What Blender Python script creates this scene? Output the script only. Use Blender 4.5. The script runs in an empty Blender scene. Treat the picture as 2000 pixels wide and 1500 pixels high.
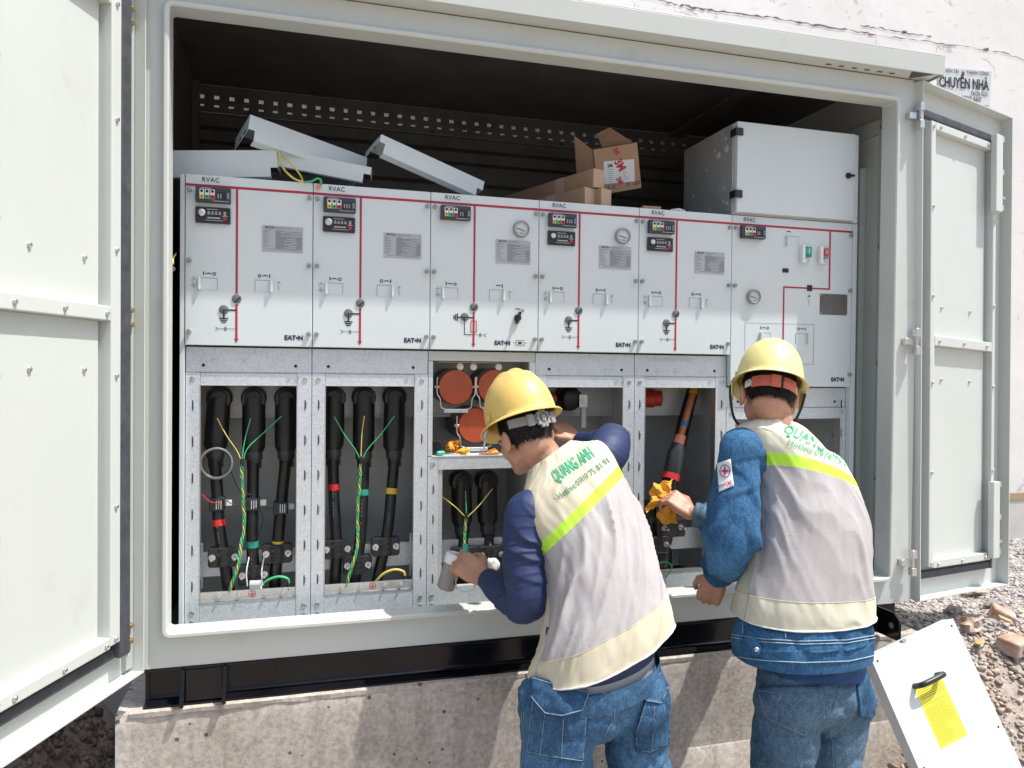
import bpy, bmesh, math, random
import numpy as np
from mathutils import Vector, Matrix, noise
from mathutils.bvhtree import BVHTree
random.seed(7); rng = np.random.default_rng(7)
S = bpy.context.scene
COL = S.collection
# ------------------------------------------------------------------ camera
cam_d = bpy.data.cameras.new('camera'); cam = bpy.data.objects.new('camera', cam_d); COL.objects.link(cam)
cam_d.sensor_fit = 'HORIZONTAL'; cam_d.sensor_width = 36.0; cam_d.lens = 27.0
cam_d.clip_start = 0.05; cam_d.clip_end = 400
_yaw, _pit, _rol = .2801, -.0149, .0102
_f = Vector((math.sin(_yaw)*math.cos(_pit), math.cos(_yaw)*math.cos(_pit), math.sin(_pit)))
_r0 = Vector((math.cos(_yaw), -math.sin(_yaw), 0)); _u0 = _r0.cross(_f)
_r = _r0*math.cos(_rol)+_u0*math.sin(_rol); _u = -_r0*math.sin(_rol)+_u0*math.cos(_rol)
CAM = Vector((.3112, -2.5135, 1.4987))
_m = Matrix((( _r.x, _u.x, -_f.x, CAM.x), (_r.y, _u.y, -_f.y, CAM.y), (_r.z, _u.z, -_f.z, CAM.z), (0, 0, 0, 1)))
cam.matrix_world = _m
S.camera = cam
# ------------------------------------------------------------------ sky, sun, exposure
SUN = Vector((.42, -.235, 1.0)).normalized()          # towards the sun
W = bpy.data.worlds.new('World'); S.world = W; W.use_nodes = True
wn = W.node_tree.nodes; wl = W.node_tree.links
sky = wn.new('ShaderNodeTexSky'); sky.sky_type = 'NISHITA'; sky.sun_disc = False
sky.sun_elevation = math.asin(SUN.z); sky.sun_rotation = math.atan2(SUN.x, SUN.y)
sky.air_density = 1.0; sky.dust_density = 3.5; sky.ozone_density = 1.0
wn['Background'].inputs['Strength'].default_value = 0.145
wl.new(sky.outputs[0], wn['Background'].inputs['Color'])
sd = bpy.data.lights.new('sun', 'SUN'); sd.energy = 4.1; sd.angle = math.radians(.6); sd.color = (1.0, .955, .89)
sun = bpy.data.objects.new('sun', sd); COL.objects.link(sun)
sun.rotation_euler = SUN.to_track_quat('Z', 'Y').to_euler(); sun.location = (3, -3, 6)
S.view_settings.view_transform = 'Standard'; S.view_settings.look = 'None'
S.view_settings.exposure = 0.42; S.view_settings.gamma = 1.0
S.view_settings.use_curve_mapping = False
S.cycles.max_bounces = 8; S.cycles.diffuse_bounces = 5; S.cycles.glossy_bounces = 3
S.cycles.transparent_max_bounces = 6
try: S.cycles.use_denoising = True
except Exception: pass

# ------------------------------------------------------------------ geometry helpers
ORG = {}
def V(*a): return Vector(a)
class G:
    """collects faces; build() links them as ONE mesh object"""
    def __init__(s, M=None): s.v = []; s.f = []; s.m = []; s.M = M; s.k = 0
    def add(s, vs, fs):
        b = len(s.v)
        for p in vs:
            p = Vector(p)
            s.v.append(s.M @ p if s.M is not None else p)
        for q in fs: s.f.append(tuple(b+i for i in q)); s.m.append(s.k)
        return s
    def box(s, x0, x1, y0, y1, z0, z1):
        return s.add([(x0,y0,z0),(x1,y0,z0),(x1,y1,z0),(x0,y1,z0),(x0,y0,z1),(x1,y0,z1),(x1,y1,z1),(x0,y1,z1)],
                     [(3,2,1,0),(4,5,6,7),(0,1,5,4),(1,2,6,5),(2,3,7,6),(3,0,4,7)])
    def hexa(s, p):  # 8 points, bottom ring then top ring
        return s.add(p, [(3,2,1,0),(4,5,6,7),(0,1,5,4),(1,2,6,5),(2,3,7,6),(3,0,4,7)])
    def prism(s, pts, h):   # polygon points (3D) extruded by vector h
        n = len(pts); h = Vector(h); a = [Vector(p) for p in pts]
        return s.add(a+[p+h for p in a], [tuple(range(n))[::-1], tuple(range(n, 2*n))]+[(i, (i+1) % n, n+(i+1) % n, n+i) for i in range(n)])
    def tube(s, pts, r, n=10, caps=True, up=None, sq=None):
        pts = [Vector(p) for p in pts]; N = len(pts)
        rs = [r]*N if not hasattr(r, '__len__') else list(r)
        t0 = (pts[1]-pts[0]).normalized()
        a = Vector(up) if up else (Vector((0,0,1)) if abs(t0.z) < .9 else Vector((1,0,0)))
        vs = []; nrm = (a - t0*a.dot(t0)).normalized()
        for i, p in enumerate(pts):
            t = (pts[min(i+1, N-1)]-pts[max(i-1, 0)])
            t = t.normalized() if t.length > 1e-9 else t0
            nrm = (nrm - t*nrm.dot(t)).normalized(); b = t.cross(nrm)
            e = sq[i] if sq else 1.0
            for k in range(n):
                w = 2*math.pi*k/n
                vs.append(p + (nrm*math.cos(w)*e + b*math.sin(w))*rs[i])
        fs = []
        for i in range(N-1):
            for k in range(n):
                fs.append((i*n+k, i*n+(k+1) % n, (i+1)*n+(k+1) % n, (i+1)*n+k))
        if caps: fs.append(tuple(range(n))[::-1]); fs.append(tuple((N-1)*n+k for k in range(n)))
        return s.add(vs, fs)
    def cyl(s, p0, p1, r, r1=None, n=14): return s.tube([p0, p1], [r, r if r1 is None else r1], n)
    def lathe(s, o, ax, prof, n=20):   # prof = (radius, distance along ax)
        o = Vector(o); ax = Vector(ax).normalized()
        a = Vector((0,0,1)) if abs(ax.z) < .9 else Vector((1,0,0))
        u = (a-ax*a.dot(ax)).normalized(); w = ax.cross(u); vs = []
        for r, d in prof:
            for k in range(n):
                t = 2*math.pi*k/n; vs.append(o+ax*d+(u*math.cos(t)+w*math.sin(t))*r)
        fs = [(i*n+k, i*n+(k+1) % n, (i+1)*n+(k+1) % n, (i+1)*n+k) for i in range(len(prof)-1) for k in range(n)]
        fs.append(tuple(range(n))[::-1]); fs.append(tuple((len(prof)-1)*n+k for k in range(n)))
        return s.add(vs, fs)
    def ell(s, c, r, n=16, m=10, R=None):
        c = Vector(c); vs = []; R = R or Matrix.Identity(3)
        for i in range(1, m):
            ph = math.pi*i/m
            for k in range(n):
                t = 2*math.pi*k/n
                vs.append(c+R @ Vector((r[0]*math.sin(ph)*math.cos(t), r[1]*math.sin(ph)*math.sin(t), r[2]*math.cos(ph))))
        vs.append(c+R @ Vector((0,0,r[2]))); vs.append(c+R @ Vector((0,0,-r[2])))
        fs = [(i*n+k, (i+1)*n+k, (i+1)*n+(k+1) % n, i*n+(k+1) % n) for i in range(m-2) for k in range(n)]
        T = len(vs)-2
        fs += [(T, k, (k+1) % n) for k in range(n)]+[(T+1, (m-2)*n+(k+1) % n, (m-2)*n+k) for k in range(n)]
        return s.add(vs, fs)
    def cone_chain(s, pts, rs, n=16):   # closed capsule chain with rounded ends (for remeshing)
        s.tube(pts, rs, n)
        for p, r in zip(pts, rs): s.ell(p, (r, r, r), n, 10)
        return s
    def build(s, name, mat, parent=None, smooth=None, bev=0, seg=2, loc=None):
        org = ORG[parent.name] if parent is not None else (Vector(loc) if loc is not None else Vector((0,0,0)))
        me = bpy.data.meshes.new(name)
        me.from_pydata([tuple(p-org) for p in s.v], [], s.f); 
        mats = mat if isinstance(mat, (list, tuple)) else [mat]
        for x in mats: me.materials.append(MAT[x] if isinstance(x, str) else x)
        if len(mats) > 1: me.polygons.foreach_set('material_index', s.m)
        me.update()
        if smooth is not None:
            me.shade_smooth()
            if smooth < 180: me.set_sharp_from_angle(angle=math.radians(smooth))
        o = bpy.data.objects.new(name, me); COL.objects.link(o)
        if parent is not None: o.parent = parent
        else: o.location = org
        ORG[o.name] = org
        if name in ('print', 'chalk_mark', 'symbol', 'label_print', 'disc_mark', 'display_flags', 'label_strip', 'test_socket'): o['kind'] = 'stuff'
        if bev:
            b = o.modifiers.new('edge', 'BEVEL'); b.width = bev; b.segments = seg; b.limit_method = 'ANGLE'; b.angle_limit = math.radians(35)
            b.harden_normals = False
        return o
def tag(o, label, cat=None, group=None, kind=None):
    if label: o['label'] = label
    if cat: o['category'] = cat
    if group: o['group'] = group
    if kind: o['kind'] = kind
    return o
def thing(name, label, cat, loc, group=None):
    o = bpy.data.objects.new(name, None); COL.objects.link(o); o.location = loc; o.empty_display_size = .05
    ORG[o.name] = Vector(loc)
    return tag(o, label, cat, group)
def inst(me, name, at, parent, rot=None):   # shared mesh placed at a world point under a parent
    o = bpy.data.objects.new(name, me); COL.objects.link(o); o.parent = parent
    o.location = Vector(at)-ORG[parent.name]
    if rot is not None: o.rotation_euler = rot
    ORG[o.name] = Vector(ORG[parent.name]); return o
def shared(name, g, mat, smooth=40):
    o = g.build(name, mat, None, smooth); me = o.data; bpy.data.objects.remove(o); return me
def frame(x, up, o=(0,0,0)):   # matrix from x axis and up vector; local = (x, up, normal)
    x = Vector(x).normalized(); up = Vector(up); up = (up-x*up.dot(x)).normalized(); n = x.cross(up); o = Vector(o)
    return Matrix(((x.x,up.x,n.x,o.x),(x.y,up.y,n.y,o.y),(x.z,up.z,n.z,o.z),(0,0,0,1)))
def text_mesh(txt, size, bold=0.0, sx=1.0, align='LEFT', spacing=1.0, ext=0.0, res=3):
    c = bpy.data.curves.new('t', 'FONT'); c.body = txt; c.size = size; c.offset = bold*size; c.align_x = align
    c.space_character = spacing; c.resolution_u = res; c.extrude = ext; c.fill_mode = 'FRONT' if ext == 0 else 'BOTH'
    o = bpy.data.objects.new('t', c); COL.objects.link(o)
    bpy.context.view_layer.update()
    me = bpy.data.meshes.new_from_object(o.evaluated_get(bpy.context.evaluated_depsgraph_get()))
    vs = [Vector((v.co.x*sx, v.co.y, v.co.z)) for v in me.vertices]; fs = [tuple(p.vertices) for p in me.polygons]
    bpy.data.objects.remove(o); bpy.data.meshes.remove(me)
    return vs, fs
def text(txt, M, size, mat, name, parent, **k):
    vs, fs = text_mesh(txt, size, **k)
    return G(M).add(vs, fs).build(name, mat, parent)
def bez(p, n=14):   # Catmull-Rom through points
    p = [Vector(q) for q in p]; out = []
    e = [p[0]*2-p[1]]+p+[p[-1]*2-p[-2]]
    for i in range(1, len(e)-2):
        for k in range(n):
            t = k/n; a, b, c, d = e[i-1], e[i], e[i+1], e[i+2]
            out.append(.5*((2*b)+(c-a)*t+(2*a-5*b+4*c-d)*t*t+(3*b-a-3*c+d)*t**3))
    out.append(p[-1]); return out
def front(x, y, z):   # matrix for marks on a surface facing -Y
    return frame((1,0,0), (0,0,1), (x, y, z))
# ------------------------------------------------------------------ materials
MAT = {}
def nodes(name):
    m = bpy.data.materials.new(name); m.use_nodes = True; MAT[name] = m
    nt = m.node_tree; b = nt.nodes['Principled BSDF']
    return m, nt, b
def N(nt, t, **k):
    n = nt.nodes.new(t)
    for a, v in k.items():
        if a in n.inputs: n.inputs[a].default_value = v
        else: setattr(n, a, v)
    return n
def coord(nt, scale=(1,1,1), out='Object'):
    c = nt.nodes.new('ShaderNodeTexCoord'); m = nt.nodes.new('ShaderNodeMapping'); m.inputs['Scale'].default_value = scale
    nt.links.new(c.outputs[out], m.inputs['Vector']); return m.outputs['Vector']
def ntex(nt, vec, scale, detail=4, rough=.55, dist=0.0):
    n = nt.nodes.new('ShaderNodeTexNoise'); n.inputs['Scale'].default_value = scale; n.inputs['Detail'].default_value = detail
    n.inputs['Roughness'].default_value = rough; n.inputs['Distortion'].default_value = dist
    nt.links.new(vec, n.inputs['Vector']); return n.outputs['Fac']
def ramp(nt, fac, stops):
    r = nt.nodes.new('ShaderNodeValToRGB'); e = r.color_ramp.elements
    while len(e) < len(stops): e.new(.5)
    for x, (p, c) in zip(e, stops): x.position = p; x.color = (*c, 1) if len(c) == 3 else c
    nt.links.new(fac, r.inputs['Fac']); return r.outputs['Color']
def mixc(nt, fac, a, b, mode='MIX'):
    m = nt.nodes.new('ShaderNodeMix'); m.data_type = 'RGBA'; m.blend_type = mode
    for s, v in ((m.inputs[0], fac), (m.inputs[6], a), (m.inputs[7], b)):
        if isinstance(v, (int, float)): s.default_value = v
        elif isinstance(v, tuple): s.default_value = (*v, 1) if len(v) == 3 else v
        else: nt.links.new(v, s)
    return m.outputs[2]
def bump(nt, b, h, strength, dist=.002, prev=None):
    n = nt.nodes.new('ShaderNodeBump'); n.inputs['Strength'].default_value = strength; n.inputs['Distance'].default_value = dist
    nt.links.new(h, n.inputs['Height'])
    if prev is not None: nt.links.new(prev, n.inputs['Normal'])
    nt.links.new(n.outputs[0], b.inputs['Normal']); return n.outputs[0]
def mathn(nt, op, a, b=None):
    m = nt.nodes.new('ShaderNodeMath'); m.operation = op
    for s, v in ((m.inputs[0], a), (m.inputs[1], b)):
        if v is None: continue
        if isinstance(v, (int, float)): s.default_value = v
        else: nt.links.new(v, s)
    return m.outputs[0]
def sc(c, k): return tuple(min(1, x*k) for x in c)
def pm(name, c, rough=.5, metal=0.0, var=.06, vs=6, bs=0, bscale=150, spec=.5, dirt=None, rv=.08):
    m, nt, b = nodes(name); v = coord(nt)
    f = ntex(nt, v, vs, 5)
    col = ramp(nt, f, [(.3, sc(c, 1-var)), (.7, sc(c, 1+var))])
    if dirt:
        f2 = ntex(nt, v, dirt[0], 8, .7); mk = ramp(nt, f2, [(dirt[1], (0,0,0)), (dirt[1]+.16, (1,1,1))])
        fac = mathn(nt, 'MULTIPLY', mk, dirt[3]); col = mixc(nt, fac, col, dirt[2])
    nt.links.new(col, b.inputs['Base Color'])
    f3 = ntex(nt, v, vs*3, 4); rr = nt.nodes.new('ShaderNodeMapRange'); rr.inputs[3].default_value = max(.02, rough-rv); rr.inputs[4].default_value = min(1, rough+rv)
    nt.links.new(f3, rr.inputs[0]); nt.links.new(rr.outputs[0], b.inputs['Roughness'])
    b.inputs['Metallic'].default_value = metal; b.inputs['Specular IOR Level'].default_value = spec
    if bs: bump(nt, b, ntex(nt, v, bscale, 3), bs, .001)
    return m
pm('paint', (.565,.60,.57), .42, var=.02, vs=2.5, bs=.06, bscale=700, dirt=(6, .56, (.40,.41,.37), .32))
pm('paint_door', (.575,.615,.585), .38, var=.02, vs=2.0, bs=.05, bscale=600, dirt=(5, .57, (.44,.45,.41), .30))
pm('panel_white', (.63,.695,.705), .40, var=.015, vs=3, bs=.05, bscale=900, dirt=(9, .66, (.5,.53,.53), .22))
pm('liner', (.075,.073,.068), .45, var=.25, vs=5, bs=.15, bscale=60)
pm('inner_wall', (.40,.43,.41), .5, var=.05, vs=3)
pm('comp_grey', (.48,.495,.495), .45, metal=.35, var=.12, vs=5, bs=.05, bscale=200)
pm('rubber', (.058,.062,.075), .6, var=.3, vs=30, bs=.25, bscale=220, dirt=(25, .6, (.12,.12,.13), .5))
pm('black_paint', (.006,.006,.008), .15, var=.4, vs=5, spec=.32, bs=1.0, bscale=7, dirt=(14, .64, (.10,.10,.105), .25), rv=.13)
MAT['black_paint'].node_tree.nodes['Principled BSDF'].inputs['Coat Weight'].default_value = 0.0; MAT['black_paint'].node_tree.nodes['Principled BSDF'].inputs['Coat Roughness'].default_value = .07
pm('black_plastic', (.016,.017,.019), .42, var=.3, vs=20, bs=.1, bscale=300)
pm('module_blue', (.035,.045,.062), .38, var=.2, vs=20)
pm('cable_black', (.009,.009,.010), .38, var=.4, vs=30, bs=.12, bscale=90)
pm('steel', (.60,.60,.59), .33, metal=.9, var=.1, vs=40, rv=.12)
pm('brass', (.55,.43,.22), .35, metal=.9, var=.15, vs=60)
pm('plate_metal', (.45,.46,.475), .42, metal=.55, var=.08, vs=12)
pm('plate_dark', (.16,.155,.14), .42, metal=.5, var=.2, vs=9)
pm('screw_grey', (.36,.38,.385), .4, metal=.5, var=.15, vs=80)
pm('recess', (.62,.685,.695), .45, var=.02)
pm('red_line', (.40,.018,.045), .45, var=.06)
pm('ink', (.012,.016,.02), .6, var=.1)
pm('letter_grey', (.07,.085,.095), .6); pm('disc_grey', (.14,.15,.155), .4, var=.2, vs=40)
pm('ink_grey', (.17,.19,.2), .6, var=.1)
pm('navy', (.008,.022,.06), .5, var=.1)
pm('print_light', (.55,.57,.58), .6, var=.05)
pm('white_plastic', (.74,.74,.72), .4, var=.03)
pm('tape_red', (.52,.025,.022), .4, var=.12, vs=30)
pm('tape_green', (.02,.27,.19), .4, var=.12, vs=30)
pm('tape_yellow', (.60,.42,.03), .4, var=.12, vs=30)
pm('wire_green', (.05,.42,.17), .42, var=.15, vs=50)
pm('wire_yellow', (.62,.52,.11), .42, var=.15, vs=50)
pm('led_yellow', (.72,.46,.03), .4); pm('led_green', (.03,.42,.14), .4); pm('led_red', (.55,.02,.03), .4)
pm('button_green', (.04,.27,.16), .35); pm('button_red', (.62,.06,.06), .35)
pm('fuse_red', (.42,.080,.034), .42, var=.1, vs=14, bs=.1, bscale=120)
pm('glass_face', (.55,.58,.6), .12, var=.05)
pm('grey_plastic', (.30,.31,.31), .4, var=.1)
pm('core_orange', (.50,.17,.055), .35, var=.22, vs=18, bs=.15, bscale=60)
pm('core_collar', (.66,.25,.13), .4, var=.1)
pm('sleeve_dark', (.035,.036,.038), .35, var=.2)
pm('blue_plastic', (.02,.16,.40), .35)
pm('cloth_orange', (.72,.32,.03), .75, var=.2, vs=14, bs=.4, bscale=90)
pm('cloth_yellow', (.80,.40,.04), .7, var=.18, vs=18, bs=.5, bscale=80)
pm('teal', (.05,.45,.36), .4)
pm('sticker_yellow', (.84,.79,.07), .55, var=.03)
pm('sticker_print', (.46,.37,.03), .6)
pm('clear_white', (.78,.80,.80), .25, var=.04)
pm('paper', (.72,.74,.76), .7, var=.03)
pm('brick_red', (.40,.22,.155), .9, var=.25, vs=14, bs=.6, bscale=60, dirt=(9, .40, (.46,.40,.35), .85))
pm('stone', (.30,.27,.25), .92, var=.35, vs=9, bs=.5, bscale=40)
pm('tile_piece', (.33,.32,.30), .8, var=.2, vs=8)
pm('leaf', (.42,.32,.13), .7, var=.3, vs=30)
pm('skin', (.47,.245,.16), .46, var=.16, vs=17, bs=.22, bscale=170, dirt=(34, .56, (.52,.24,.17), .5))
pm('hair', (.012,.010,.009), .5, var=.5, vs=120, bs=1.0, bscale=260)
pm('hat_yellow_worn', (.80,.57,.17), .42, var=.05, vs=9, bs=.06, bscale=60, dirt=(16, .56, (.60,.42,.16), .5), rv=.16)
pm('hat_yellow_pale', (.80,.73,.31), .44, var=.05, vs=9, bs=.06, bscale=60, dirt=(15, .57, (.62,.53,.28), .5), rv=.16)
pm('hat_inner', (.05,.04,.025), .7)
pm('band_grey', (.26,.26,.25), .45, var=.12, vs=30)
pm('band_red', (.58,.13,.085), .5, var=.15, vs=30, bs=.1)
pm('vest_cream', (.60,.555,.415), .85, var=.05, vs=12, bs=.25, bscale=300, dirt=(6, .60, (.50,.43,.30), .35))
pm('vest_pale', (.63,.62,.49), .85, var=.04, vs=12, bs=.25, bscale=300, dirt=(6, .62, (.56,.50,.38), .3))
pm('lime', (.50,.86,.06), .7, var=.05, vs=25, bs=.2, bscale=200)
pm('print_green', (.03,.42,.22), .7, var=.12, vs=40)
pm('print_green_dark', (.05,.22,.15), .7, var=.2, vs=40)
pm('navy_knit', (.014,.030,.100), .62, var=.12, vs=9, bs=.25, bscale=500)
pm('belt_grey', (.30,.33,.34), .7, var=.1)
pm('tshirt_blue', (.006,.048,.17), .7, var=.15, vs=9, bs=.3, bscale=120)
pm('patch_white', (.74,.76,.80), .7, var=.03)
pm('print_red', (.62,.04,.06), .6); pm('print_navy', (.03,.05,.22), .6)
pm('thread', (.16,.24,.31), .7, var=.1); pm('thread_light', (.27,.39,.48), .7, var=.15)
pm('shoe', (.05,.045,.04), .6, var=.2)
def cloth_creases(nt, b, v, prev, k=1.0):
    for scl, st in ((8, .5), (17, .32)):
        f = ntex(nt, v, scl, 1, .4, .25); r = mathn(nt, 'ABSOLUTE', mathn(nt, 'SUBTRACT', f, .5)); r = mathn(nt, 'MULTIPLY', r, 5.0)
        r = mathn(nt, 'MINIMUM', r, 1.0); r = mathn(nt, 'POWER', r, .5); prev = bump(nt, b, r, st*k, .012, prev)
    return prev
# galvanised sheet
def galv(name, c, k=1.0):
    m, nt, b = nodes(name); v = coord(nt)
    vo = nt.nodes.new('ShaderNodeTexVoronoi'); vo.inputs['Scale'].default_value = 330; nt.links.new(v, vo.inputs['Vector'])
    hsv = nt.nodes.new('ShaderNodeSeparateColor'); nt.links.new(vo.outputs['Color'], hsv.inputs[0])
    f = ntex(nt, v, 60, 5, .7); g = mathn(nt, 'ADD', mathn(nt, 'MULTIPLY', hsv.outputs[0], .5), mathn(nt, 'MULTIPLY', f, .6))
    big = ntex(nt, v, 5, 4)
    col = ramp(nt, mathn(nt, 'ADD', g, mathn(nt, 'MULTIPLY', big, .25)), [(.30, sc(c, .84)), (.85, sc(c, 1.12))])
    nt.links.new(col, b.inputs['Base Color']); b.inputs['Metallic'].default_value = .45
    rr = nt.nodes.new('ShaderNodeMapRange'); rr.inputs[3].default_value = .32; rr.inputs[4].default_value = .60
    nt.links.new(g, rr.inputs[0]); nt.links.new(rr.outputs[0], b.inputs['Roughness'])
    bump(nt, b, f, .10, .001)
galv('galv', (.60,.645,.675)); galv('galv_warm', (.52,.53,.53))
# concrete plinth: cast surface with blow holes, streaks and drips
def concrete():
    m, nt, b = nodes('concrete'); v = coord(nt); vs_ = coord(nt, (9, 9, 1.1))
    f = ntex(nt, v, 3.2, 9, .62); st = ntex(nt, vs_, 3, 6, .6); fine = ntex(nt, v, 70, 6, .7)
    col = ramp(nt, f, [(.30, (.42,.375,.325)), (.52, (.53,.485,.435)), (.72, (.61,.57,.52))])
    stm = ramp(nt, st, [(.50, (0,0,0)), (.75, (1,1,1))])
    col = mixc(nt, mathn(nt, 'MULTIPLY', stm, .55), col, (.27,.235,.20))
    fm = ramp(nt, fine, [(.35, (.70,.70,.70)), (.65, (1.12,1.12,1.12))]); col = mixc(nt, 1.0, col, fm, 'MULTIPLY')
    vo = nt.nodes.new('ShaderNodeTexVoronoi'); vo.inputs['Scale'].default_value = 26; nt.links.new(v, vo.inputs['Vector'])
    sel = nt.nodes.new('ShaderNodeSeparateColor'); nt.links.new(vo.outputs['Color'], sel.inputs[0])
    rad = mathn(nt, 'MULTIPLY', mathn(nt, 'SUBTRACT', sel.outputs[0], .62), .55)
    pit = mathn(nt, 'LESS_THAN', vo.outputs['Distance'], rad)
    col = mixc(nt, mathn(nt, 'MULTIPLY', pit, .78), col, (.07,.055,.045))
    sx_ = coord(nt, (2.0, 2.0, 14)); s2_ = ntex(nt, sx_, 6, 8, .75, .4); sm_ = ramp(nt, s2_, [(.60, (0,0,0)), (.70, (1,1,1))]); col = mixc(nt, mathn(nt, 'MULTIPLY', sm_, .35), col, (.22,.18,.15))
    lt_ = ntex(nt, v, 8, 8, .7, .5); lm_ = ramp(nt, lt_, [(.60, (0,0,0)), (.70, (1,1,1))]); col = mixc(nt, mathn(nt, 'MULTIPLY', lm_, .5), col, (.62,.585,.545))
    nt.links.new(col, b.inputs['Base Color']); b.inputs['Roughness'].default_value = .9; b.inputs['Specular IOR Level'].default_value = .2
    n1 = bump(nt, b, fine, .35, .004); h = mathn(nt, 'SUBTRACT', f, mathn(nt, 'MULTIPLY', pit, .6)); bump(nt, b, h, .6, .008, n1)
concrete()
# old white painted masonry wall
def wallmat():
    m, nt, b = nodes('wall_paint'); v = coord(nt); vl = coord(nt, (1, 1, 3.0))
    f = ntex(nt, v, 1.4, 8, .65); fine = ntex(nt, v, 55, 6, .7); pe = ntex(nt, v, 4.5, 10, .72, .6); pk = ntex(nt, v, 1.1, 6, .6, .4)
    col = ramp(nt, f, [(.3, (.70,.69,.685)), (.6, (.80,.795,.79)), (.8, (.82,.815,.81))])
    pm_ = ramp(nt, pe, [(.615, (0,0,0)), (.645, (1,1,1))]); col = mixc(nt, mathn(nt, 'MULTIPLY', pm_, .65), col, (.50,.43,.41))
    pk_ = ramp(nt, pk, [(.66, (0,0,0)), (.74, (1,1,1))]); col = mixc(nt, mathn(nt, 'MULTIPLY', pk_, .22), col, (.70,.50,.52))
    gr = ntex(nt, vl, 7, 9, .75, .3); gm = ramp(nt, gr, [(.57, (0,0,0)), (.70, (1,1,1))]); col = mixc(nt, mathn(nt, 'MULTIPLY', gm, .50), col, (.46,.44,.43))
    nt.links.new(col, b.inputs['Base Color']); b.inputs['Roughness'].default_value = .85; b.inputs['Specular IOR Level'].default_value = .2
    n1 = bump(nt, b, fine, .22, .003); bump(nt, b, mathn(nt, 'SUBTRACT', f, mathn(nt, 'MULTIPLY', pm_, .35)), .55, .012, n1)
wallmat()
pm('crack_dark', (.16,.115,.10), .95, var=.3, vs=20)
pm('wall_low', (.55,.53,.52), .9, var=.12, vs=5, bs=.4, bscale=40)
pm('wall_ochre', (.40,.31,.17), .9, var=.2, vs=6, bs=.4)
pm('sign_paper', (.60,.64,.66), .8, var=.08, vs=7, dirt=(7, .56, (.75,.74,.74), .7))
# dirt
def dirt():
    m, nt, b = nodes('dirt'); v = coord(nt)
    f = ntex(nt, v, 2.2, 10, .65); fine = ntex(nt, v, 38, 8, .7); 
    col = ramp(nt, f, [(.28, (.27,.225,.185)), (.5, (.40,.35,.30)), (.75, (.50,.455,.41))])
    fm = ramp(nt, fine, [(.3, (.65,.65,.65)), (.7, (1.2,1.2,1.2))]); col = mixc(nt, 1.0, col, fm, 'MULTIPLY')
    nt.links.new(col, b.inputs['Base Color']); b.inputs['Roughness'].default_value = .95; b.inputs['Specular IOR Level'].default_value = .15
    n1 = bump(nt, b, fine, .7, .012); bump(nt, b, f, .8, .04, n1)
dirt()
# gravel with a colour for every stone (random per mesh island)
def gravel(name, cs):
    m, nt, b = nodes(name); v = coord(nt); g = nt.nodes.new('ShaderNodeNewGeometry')
    col = ramp(nt, g.outputs['Random Per Island'], [(i/(len(cs)-1), c) for i, c in enumerate(cs)])
    f = ntex(nt, v, 60, 5, .7); fm = ramp(nt, f, [(.3, (.75,.75,.75)), (.7, (1.15,1.15,1.15))]); col = mixc(nt, 1.0, col, fm, 'MULTIPLY')
    nt.links.new(col, b.inputs['Base Color']); b.inputs['Roughness'].default_value = .9; b.inputs['Specular IOR Level'].default_value = .2
    bump(nt, b, f, .4, .004)
gravel('gravel_grey', [(.28,.27,.275), (.44,.43,.43), (.36,.335,.325), (.52,.51,.51), (.40,.39,.395), (.46,.41,.37), (.56,.55,.54)])
gravel('gravel_brown', [(.38,.31,.26), (.50,.43,.37), (.33,.23,.18), (.44,.37,.32), (.54,.48,.42), (.38,.29,.23), (.47,.44,.41)])
gravel('clods', [(.19,.15,.12), (.27,.22,.18), (.14,.105,.085), (.33,.28,.235), (.22,.17,.14)])
# cardboard
pm('carton', (.40,.255,.165), .82, var=.07, vs=6, bs=.12, bscale=260)
pm('carton_in', (.33,.21,.135), .85, var=.1, vs=8)
pm('carton_pale', (.50,.35,.255), .82, var=.05, vs=8)
pm('carton_cut', (.22,.13,.085), .9, var=.2, vs=60)
# denim: twill, faded patches
def denim(name, dark, light, k=.5):
    m, nt, b = nodes(name); v = coord(nt); vt = coord(nt, (1.0, 1.0, .55))
    f = ntex(nt, v, 9, 8, .62); fine = ntex(nt, v, 260, 4, .75); sl = ntex(nt, vt, 85, 5, .75); fade = ntex(nt, v, 4.2, 5, .55)
    col = ramp(nt, mathn(nt, 'ADD', mathn(nt, 'MULTIPLY', f, .45), mathn(nt, 'MULTIPLY', fade, .6)), [(.36, dark), (.70, light)])
    fm = ramp(nt, fine, [(.34, (.52,.56,.62)), (.66, (1.55,1.48,1.40))]); col = mixc(nt, 1.0, col, fm, 'MULTIPLY')
    fs_ = ramp(nt, sl, [(.36, (.72,.74,.77)), (.66, (1.32,1.28,1.24))]); col = mixc(nt, 1.0, col, fs_, 'MULTIPLY')
    nt.links.new(col, b.inputs['Base Color']); b.inputs['Roughness'].default_value = .88; b.inputs['Specular IOR Level'].default_value = .25
    n1 = bump(nt, b, fine, .3, .001); n1 = bump(nt, b, sl, .25, .002, n1); cloth_creases(nt, b, coord(nt, (1.0, 1.0, .55)), n1, .42)
denim('denim_jeans', (.012,.046,.105), (.088,.205,.365)); denim('denim_jacket', (.010,.050,.122), (.062,.190,.360))
denim('denim_pale', (.028,.068,.115), (.125,.215,.310)); denim('denim_dark', (.008,.034,.080), (.060,.150,.280))
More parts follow.
